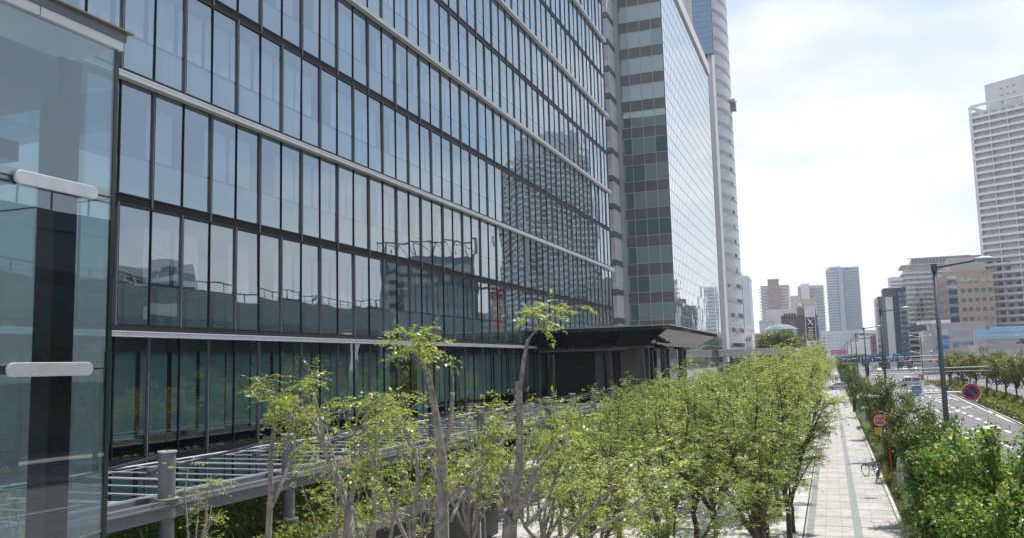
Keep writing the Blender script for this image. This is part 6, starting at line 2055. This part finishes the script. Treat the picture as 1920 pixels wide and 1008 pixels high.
pruned('pruned_tree', 'thin young tree left of the forked one, over the planted roof', b5_,
       [[(500, 1500, 12.5, 18), (503, 1008, 12.5, 12), (508, 930, 12.5, 11), (507, 864, 12.5, 9), (514, 800, 12.5, 8), (518, 758, 12.5, 6)], [(508, 950, 12.5, 9), (530, 900, 12.7, 8), (545, 850, 12.9, 6), (552, 815, 13, 5)]],
       [[(514, 795, 12.5, 4), (505, 760, 12.4, 3), (490, 718, 12.4, 2)], [(518, 758, 12.5, 4), (517, 740, 12.5, 3), (516, 733, 12.5, 2)], [(552, 815, 13, 4), (560, 790, 13, 3), (563, 765, 13, 2)],
        [(507, 864, 12.5, 4), (530, 830, 12.5, 3), (550, 800, 12.5, 2)], [(514, 810, 12.5, 4), (540, 790, 12.4, 3), (560, 785, 12.4, 2)]], 25)
b6_ = gb(1060, 12.0)
pruned('pruned_tree', 'low spreading pruned tree with slanting limbs in front of the dense trees', b6_,
       [[(1020, 1560, 12, 16), (1045, 1100, 12, 14), (1062, 1008, 12, 9), (1120, 944, 12, 7), (1178, 880, 12, 6)], [(1050, 1090, 12, 10), (1085, 1020, 12.3, 7), (1150, 975, 12.5, 5), (1220, 915, 12.7, 4)]],
       [[(1120, 944, 12, 4), (1130, 905, 12, 3), (1150, 870, 12, 2)], [(1178, 880, 12, 4), (1200, 865, 12, 3), (1225, 850, 12, 2)], [(1150, 975, 12.5, 4), (1190, 960, 12.5, 3), (1230, 955, 12.5, 2)], [(1220, 915, 12.7, 3), (1240, 900, 12.7, 3), (1262, 898, 12.7, 2)],
        [(1090, 975, 12, 4), (1085, 930, 12, 3), (1080, 900, 12, 2)]], 26, 'leafY')

# leafy plaza trees: a few grown, the rest their copies turned and scaled
BT = []
for s_ in range(4):
    BT.append(tree('plaza_tree', 'x', 'tree', (0, 0, -50), 40 + s_, (6.9, 6.3, 7.0, 6.6)[s_], (2.5, 2.0, 2.8, 2.2)[s_], (2.2, 2.4, 2.1, 2.3)[s_], (6, 7, 5, 6)[s_], 12, 5, 0.115, ('leafY', 'leafY2')[s_ % 2], 'pinnate', 2, 'barkdark', 0.26, 0.10, 0.05, 'trees planted in rows on the plaza', 0.6, 0.55, 0.5))
SPT = []
for s_ in range(3):
    SPT.append(tree('plaza_tree', 'x', 'tree', (0, 0, -50), 60 + s_, 5.6, 1.9, 1.6, 6, 5, 3, 0.085, 'leafY', 'pinnate', 1, 'bark', 0.22, 0.09, 0.042, 'trees planted in rows on the plaza', 0.55, 0.6, 0.8))
rp = random.Random(9)
rows_ = [(-2.15, 'row beside the pavement'), (-5.1, 'second row from the pavement'), (-7.6, 'third row from the pavement'), (-10.2, 'fourth row from the pavement'), (-12.3, 'row nearest the walkway')]
ordn = ['first', 'second', 'third', 'fourth', 'fifth', 'sixth', 'seventh', 'eighth', 'ninth', 'tenth', 'eleventh', 'twelfth', 'thirteenth', 'fourteenth', 'fifteenth', 'sixteenth', 'seventeenth', 'eighteenth', 'nineteenth', 'twentieth']
first_used = set()
for ri, (X, nm) in enumerate(rows_):
    Ys = {0: np.arange(28, 180, 5.2), 1: np.arange(25.5, 110, 5.0), 2: np.arange(22.5, 72, 4.8), 3: np.arange(18.0, 62, 4.8), 4: np.arange(15.0, 52, 5.0)}[ri]
    q_ = 0
    for Y in Ys:
        if ri == 0 and 95 < Y < 96: continue
        sparse = (X < -9 and Y < 38) or (X < -7 and Y < 27) or (X < -11)
        pool = SPT if sparse else BT
        src = pool[rp.randrange(len(pool))]
        sc = rp.uniform(0.84, 1.04) * (0.95 if (X > -4 and Y < 40) else 1.0)
        if ri == 4: sc *= 0.86
        if ri in (1, 2) and Y < 30: sc *= 0.86
        if ri >= 2 and Y > 40: sc *= 0.9
        if ri == 0 and Y > 52: sc *= 1.07
        x_, y_ = X + rp.uniform(-0.5, 0.5), Y + rp.uniform(-0.8, 0.8)
        lab = '%s %s tree from the near end of the %s' % ('sparse pruned' if sparse else 'bushy yellow green', ordn[q_] if q_ < 20 else 'far', nm)
        if q_ >= 20: lab = 'far yellow green tree at the distant end of the ' + nm
        q_ += 1
        if src.name not in first_used:
            first_used.add(src.name); src.location = (x_, y_, 0); src.rotation_euler = (0, 0, rp.uniform(0, 6.28)); src.scale = (sc, sc, sc); tag(src, lab)
        else:
            dup(src, lab, (x_, y_, 0), rp.uniform(0, 6.28), sc, 'trees planted in rows on the plaza')
for X, Y, k, sc, lb in ((-2.1, 24.6, 0, 0.66, 'low bushy tree nearest the pavement edge at the bottom of the view'), (-3.9, 21.6, 1, 0.62, 'low bushy tree at the bottom, left of the one by the pavement edge'), (-5.6, 20.2, 2, 0.66, 'low bushy tree at the bottom centre behind the slanting pruned limbs'),
                        (-2.4, 31.5, 3, 0.80, 'bushy tree leaning over the pavement edge near the bottom'), (-6.6, 23.5, 3, 0.72, 'bushy tree at the bottom centre, right of the pale cut trunk'), (-3.6, 26.5, 2, 0.78, 'bushy tree in the middle of the low trees at the bottom'), (-2.6, 28.6, 1, 0.58, 'lowest bushy tree, tucked under the tree leaning over the pavement edge'), (-1.75, 35.5, 1, 0.6, 'low bushy tree beside the pavement strip, opposite the front lamp')):
    dup(BT[k], lb, (X, Y, 0), rp.uniform(0, 6.28), sc, 'trees planted in rows on the plaza')
o = dup(SPT[1], 'young tree seen through the glass shaft at the left edge', (-9.3, 7.5, 0), 2.0, (0.62, 0.62, 0.98), 'trees planted in rows on the plaza')
o = dup(SPT[2], 'slim tree behind the column of the glass shaft', (-10.4, 8.75, 0), 4.0, (0.5, 0.5, 0.92), 'trees planted in rows on the plaza')

# street trees in the planting strip
ST = [tree('street_tree', 'big bright leafed street tree filling the lower right corner', 'tree', (3.45, 23.6, 0), 81, 4.7, 0.9, 1.5, 8, 7, 5, 0.07, 'leafG', 'simple', 15, 'barkdark', 0.08, 0.135, 0.10, 'street trees in the planting strip', 0.5, 0.45, 1.0, 0.28, 0.13),
      tree('street_tree', 'dark leafed street tree just behind the bright corner tree', 'tree', (3.0, 31.0, 0), 82, 4.35, 0.7, 1.1, 8, 7, 5, 0.06, 'leafD', 'simple', 14, 'barkdark', 0.08, 0.115, 0.085, 'street trees in the planting strip', 0.5, 0.5, 1.0, 0.28, 0.13),
      tree('street_tree', 'round dark street tree in front of the second lamp post', 'tree', (3.2, 60.0, 0), 83, 5.1, 0.9, 1.3, 8, 6, 4, 0.07, 'leafD', 'simple', 16, 'barkdark', 0.10, 0.13, 0.095, 'street trees in the planting strip', 0.5, 0.55, 1.0, 0.28, 0.15)]
rp = random.Random(17)
for X, Y, k, sc, lb in ((3.5, 27.8, 0, 0.86, 'bright leafed street tree between the corner tree and the dark one'), (3.7, 36.5, 1, 0.86, 'dark street tree at the foot of the front street lamp'), (3.2, 38.4, 1, 1.04, 'dark street tree hiding the post of the no parking sign'),
                        (3.0, 50.5, 1, 0.66, 'small street tree behind the hydrant sign'), (3.1, 76, 1, 1.0, 'street tree beside the second street lamp'),
                        (3.1, 103, 1, 1.0, 'street tree by the thick black post'), (3.0, 138, 2, 0.95, 'street tree beyond the signal mast'),
                        (3.2, 170, 2, 1.0, 'last street tree before the side road'), (3.2, 21.0, 0, 0.75, 'low bright street tree at the bottom right corner')):
    dup(ST[k], lb, (X, Y, 0), rp.uniform(0, 6.28), sc, 'street trees in the planting strip')
for i, Y in enumerate((228, 243, 259, 276, 290)):
    dup(ST[2], 'far kerb tree on the pavement beyond the side road', (3.0, Y, 0), rp.uniform(0, 6.28), 1.25, 'kerb trees beyond the side road')
for i, (X, Y, sc) in enumerate(((-3.5, 222, 1.35), (-3.8, 234, 1.5), (-4.2, 248, 1.65), (-4.5, 262, 1.7), (-4.0, 278, 1.7))):
    dup(BT[i % 4], 'tall green tree left of the pavement beyond the side road', (X, Y, 0), rp.uniform(0, 6.28), sc, 'tall trees beyond the side road')
# shrubs
SH = []
for s_ in range(3):
    rs = np.random.RandomState(100 + s_)
    t = thing('shrub', 'low dense shrub in the planting strip between pavement and road', 'shrub', (0, 0, -50), 0, 'shrubs in the planting strip')
    m = MB()
    for i in range(7):
        a = rs.uniform(0, 6.28); m.tube(((0, 0, 0), (math.cos(a) * 0.25, math.sin(a) * 0.25, 0.5), (math.cos(a) * 0.5, math.sin(a) * 0.5, 0.95)), (0.02, 0.014, 0.006), 5)
    m.build('stem', ['barkdark'], t, local=True)
    n = 3400
    u = unit(rs.normal(0, 1, (n, 3))) * (rs.uniform(0, 1, (n, 1)) ** 0.33)
    lump = 1 + 0.25 * np.sin(u[:, :1] * 6 + s_) * np.cos(u[:, 1:2] * 5) + 0.12 * np.sin(u[:, 2:3] * 9)
    p = u * np.array([0.8, 1.15, 0.72]) * lump + np.array([0, 0, 0.72])
    p[:, 2] = np.maximum(p[:, 2], 0.03)
    leaf_obj('crown', leaves(p, u + rs.normal(0, 0.6, (n, 3)), 0.085 * rs.uniform(0.7, 1.2, n), 0.05, rs, 0.9), ('leafD', 'leafG', 'leafD')[s_], t, local=True)
    SH.append(t)
fs_ = set()
for i, Y in enumerate(np.concatenate([np.arange(17, 90, 1.55), np.arange(90, 182, 2.6)])):
    k = rp.randrange(3)
    X = 3.0 + rp.uniform(-0.15, 0.3)
    if 85 < Y < 91.5: X = 3.75
    sc = (rp.uniform(0.7, 0.95), rp.uniform(0.8, 1.05), rp.uniform(0.35, 0.65))
    if k not in fs_:
        fs_.add(k); SH[k].location = (X, Y, 0); SH[k].scale = sc
    else:
        c = dup(SH[k], 'low dense shrub in the planting strip between pavement and road', (X, Y, 0), rp.uniform(-0.3, 0.3) + (3.14 if rp.random() < 0.5 else 0), None, 'shrubs in the planting strip'); c.scale = sc
rs = np.random.RandomState(7)
n = 16000
pp = np.stack([rs.uniform(2.3, 4.0, n), 17 + 165 * rs.uniform(0, 1, n) ** 1.6, np.full(n, 0.02)], 1)
gr_ = leaf_obj('grass', leaves(pp, rs.normal(0, 0.35, (n, 3)) + np.array([0, 0, 1]), 0.16 * rs.uniform(0.5, 1.3, n), 0.035, rs, 0.1), 'grass', None)
gr_['kind'] = 'stuff'
n = 1400
pp = np.stack([np.where(rs.uniform(0, 1, n) < 0.6, 2.12 - np.abs(rs.normal(0, 0.28, n)), rs.uniform(-1.4, 2.1, n)), 18 + 90 * rs.uniform(0, 1, n) ** 1.3, np.full(n, 0.012)], 1)
dd = rs.normal(0, 1, (n, 3)); dd[:, 2] = 0.05
fl_ = leaf_obj('fallen_leaves', leaves(pp, dd, 0.07 * rs.uniform(0.6, 1.3, n), 0.045, rs, 3.0), 'litter', None)
fl_['kind'] = 'stuff'
for i, (x_, y_) in enumerate(((1.4, 38.5), (-0.3, 58.0))):
    t = thing('manhole_cover', ('grey manhole cover in the pavement, short of the hydrant sign', 'grey manhole cover in the pavement, beyond the hydrant sign')[i], 'manhole cover', (x_, y_, 0))
    m = MB(); m.cyl(x_, y_, 0.001, 0.008, 0.31, 20); m.build('rim', ['steelgrey'], t)
    m = MB(); m.cyl(x_, y_, 0.0085, 0.011, 0.27, 20); m.build('lid', ['galv'], t)
# median trees and hedge
MTR = [tree('median_tree', 'x', 'tree', (0, 0, -50), 120 + s_, 6.4, 2.6, 2.3, 7, 6, 4, 0.14, 'leafM', 'simple', 7, 'barkdark', 0.35, 0.24, 0.17, 'trees on the road median', 0.6, 0.5, 1.0, 0.28, 0.2) for s_ in range(2)]
md_ = [(med(176) + 1.0, 178), (med(165) + 2.2, 168), (med(152) + 3.2, 157), (med(146) + 3.4, 147), (med(138) + 3.6, 138), (med(130) + 3.4, 128.5), (med(120) + 3.6, 120), (med(112) + 3.4, 111), (med(185) + 3.2, 187), (med(195) + 2.8, 196), (med(190) + 3.6, 176)]
mo = ['eighth', 'seventh', 'sixth', 'fifth', 'fourth', 'third', 'second', 'first', 'ninth', 'tenth', 'eleventh']
mlab = ['lone median tree nearest the road at the left of the median trees', 'median tree right of the lone left one', 'median tree whose trunk stands left of the no parking sign', 'median tree just behind the no parking sign', 'median tree just right of the no parking sign', 'median tree second from the right picture edge', 'median tree at the right picture edge', 'median tree beyond the right picture edge, branches showing', 'median tree at the back, left of the blue track', 'rearmost median tree at the median nose', 'median tree between the two rear ones']
for i, (X, Y) in enumerate(md_):
    src = MTR[i % 2]
    if i < 2:
        src.location = (X, Y, 0); tag(src, mlab[i])
    else:
        dup(src, mlab[i], (X, Y, 0), rp.uniform(0, 6.28), rp.uniform(0.85, 1.08), 'trees on the road median')
for side, (lb, off, wd, h0) in enumerate((('clipped low hedge along the near edge of the median', 1.0, 1.3, 0.95), ('clipped hedge along the far edge of the median', 3.6, 1.3, 1.1))):
    t = thing('hedge', lb, 'hedge', (med(140) + off, 140, 0), 0, 'hedges on the median')
    n = 30000
    Yy = 70 + 135 * rs.uniform(0, 1, n) ** 1.15
    xs = np.interp(Yy, [-20, 60, 85, 100, 152, 190, 214], [15.2, 15.4, 15.9, 16.7, 18.7, 20.0, 20.6]) + off
    a = rs.uniform(-1, 1, n)
    hh_ = h0 * (1 + 0.12 * np.sin(Yy * 0.9) + 0.08 * np.sin(Yy * 2.3 + a * 2)) * np.sqrt(np.clip(1 - np.abs(a) ** 4, 0.05, 1))
    zz = hh_ * (1 - 0.35 * rs.uniform(0, 1, n) ** 2)
    zz = np.where(np.abs(a) > 0.82, hh_ * rs.uniform(0.05, 1, n), zz)
    pp = np.stack([xs + a * wd * 0.55, Yy, zz], 1)
    leaf_obj('foliage', leaves(pp, rs.normal(0, 1, (n, 3)) + np.array([0, 0, 0.3]), 0.30 * rs.uniform(0.6, 1.2, n), 0.22, rs, 0.8), 'hedge', t)
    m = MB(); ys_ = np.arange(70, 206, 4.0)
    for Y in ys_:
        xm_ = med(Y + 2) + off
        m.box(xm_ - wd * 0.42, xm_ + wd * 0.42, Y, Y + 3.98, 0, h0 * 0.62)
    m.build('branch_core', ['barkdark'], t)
# evergreen by the rotunda, trees behind the crossing
ev = tree('evergreen_tree', 'large round dark evergreen in front of the glass rotunda', 'tree', (at(1458, 640, 250).x, 250, 0), 140, 13.6, 4.0, 5.4, 15, 8, 4, 0.3, 'leafDark', 'simple', 12, 'barkdark', 0.12, 0.6, 0.45, None, 1.0, 0.75, 1.0, 0.28, 0.6)
for i, (px, Y, sc) in enumerate(((1645, 455, 0.5), (1662, 450, 0.62), (1683, 452, 0.55), (1712, 456, 0.6), (1726, 450, 0.62), (1742, 458, 0.55), (1757, 452, 0.5), (1600, 470, 0.55), (1622, 470, 0.5))):
    dup(ev, 'dark street tree behind the queue of cars at the far crossing', (at(px, 670, Y).x, Y, 0), rp.uniform(0, 6.28), sc, 'trees behind the far crossing')
for i in range(6):
    dup(MTR[i % 2], 'tree across the road mirrored low in the long facade', (39.0, 22 + i * 24 + rp.uniform(-3, 3), 0), rp.uniform(0, 6.28), rp.uniform(1.1, 1.4), 'trees across the road')
for o in bpy.data.objects:            # nothing may keep the parking depth used for the first copies
    if o.parent is None and o.location.z < -40:
        o.location.z = 0.0; o.location.x = -60.0

# ================================================================== air
hz_ = MB(); hz_.box(-700, 700, -420, 1050, -2.0, 150.0)
hm = bpy.data.materials.new('hazy air'); hm.use_nodes = True
ht = hm.node_tree; ht.nodes.clear()
ho = ht.nodes.new('ShaderNodeOutputMaterial'); hv = ht.nodes.new('ShaderNodeVolumePrincipled')
hv.inputs['Color'].default_value = (0.86, 0.92, 1.0, 1); hv.inputs['Density'].default_value = 0.00018; hv.inputs['Anisotropy'].default_value = 0.2
ht.links.new(hv.outputs[0], ho.inputs['Volume'])
MT['haze'] = hm
ho_ = hz_.build('haze', ['haze']); ho_['kind'] = 'stuff'
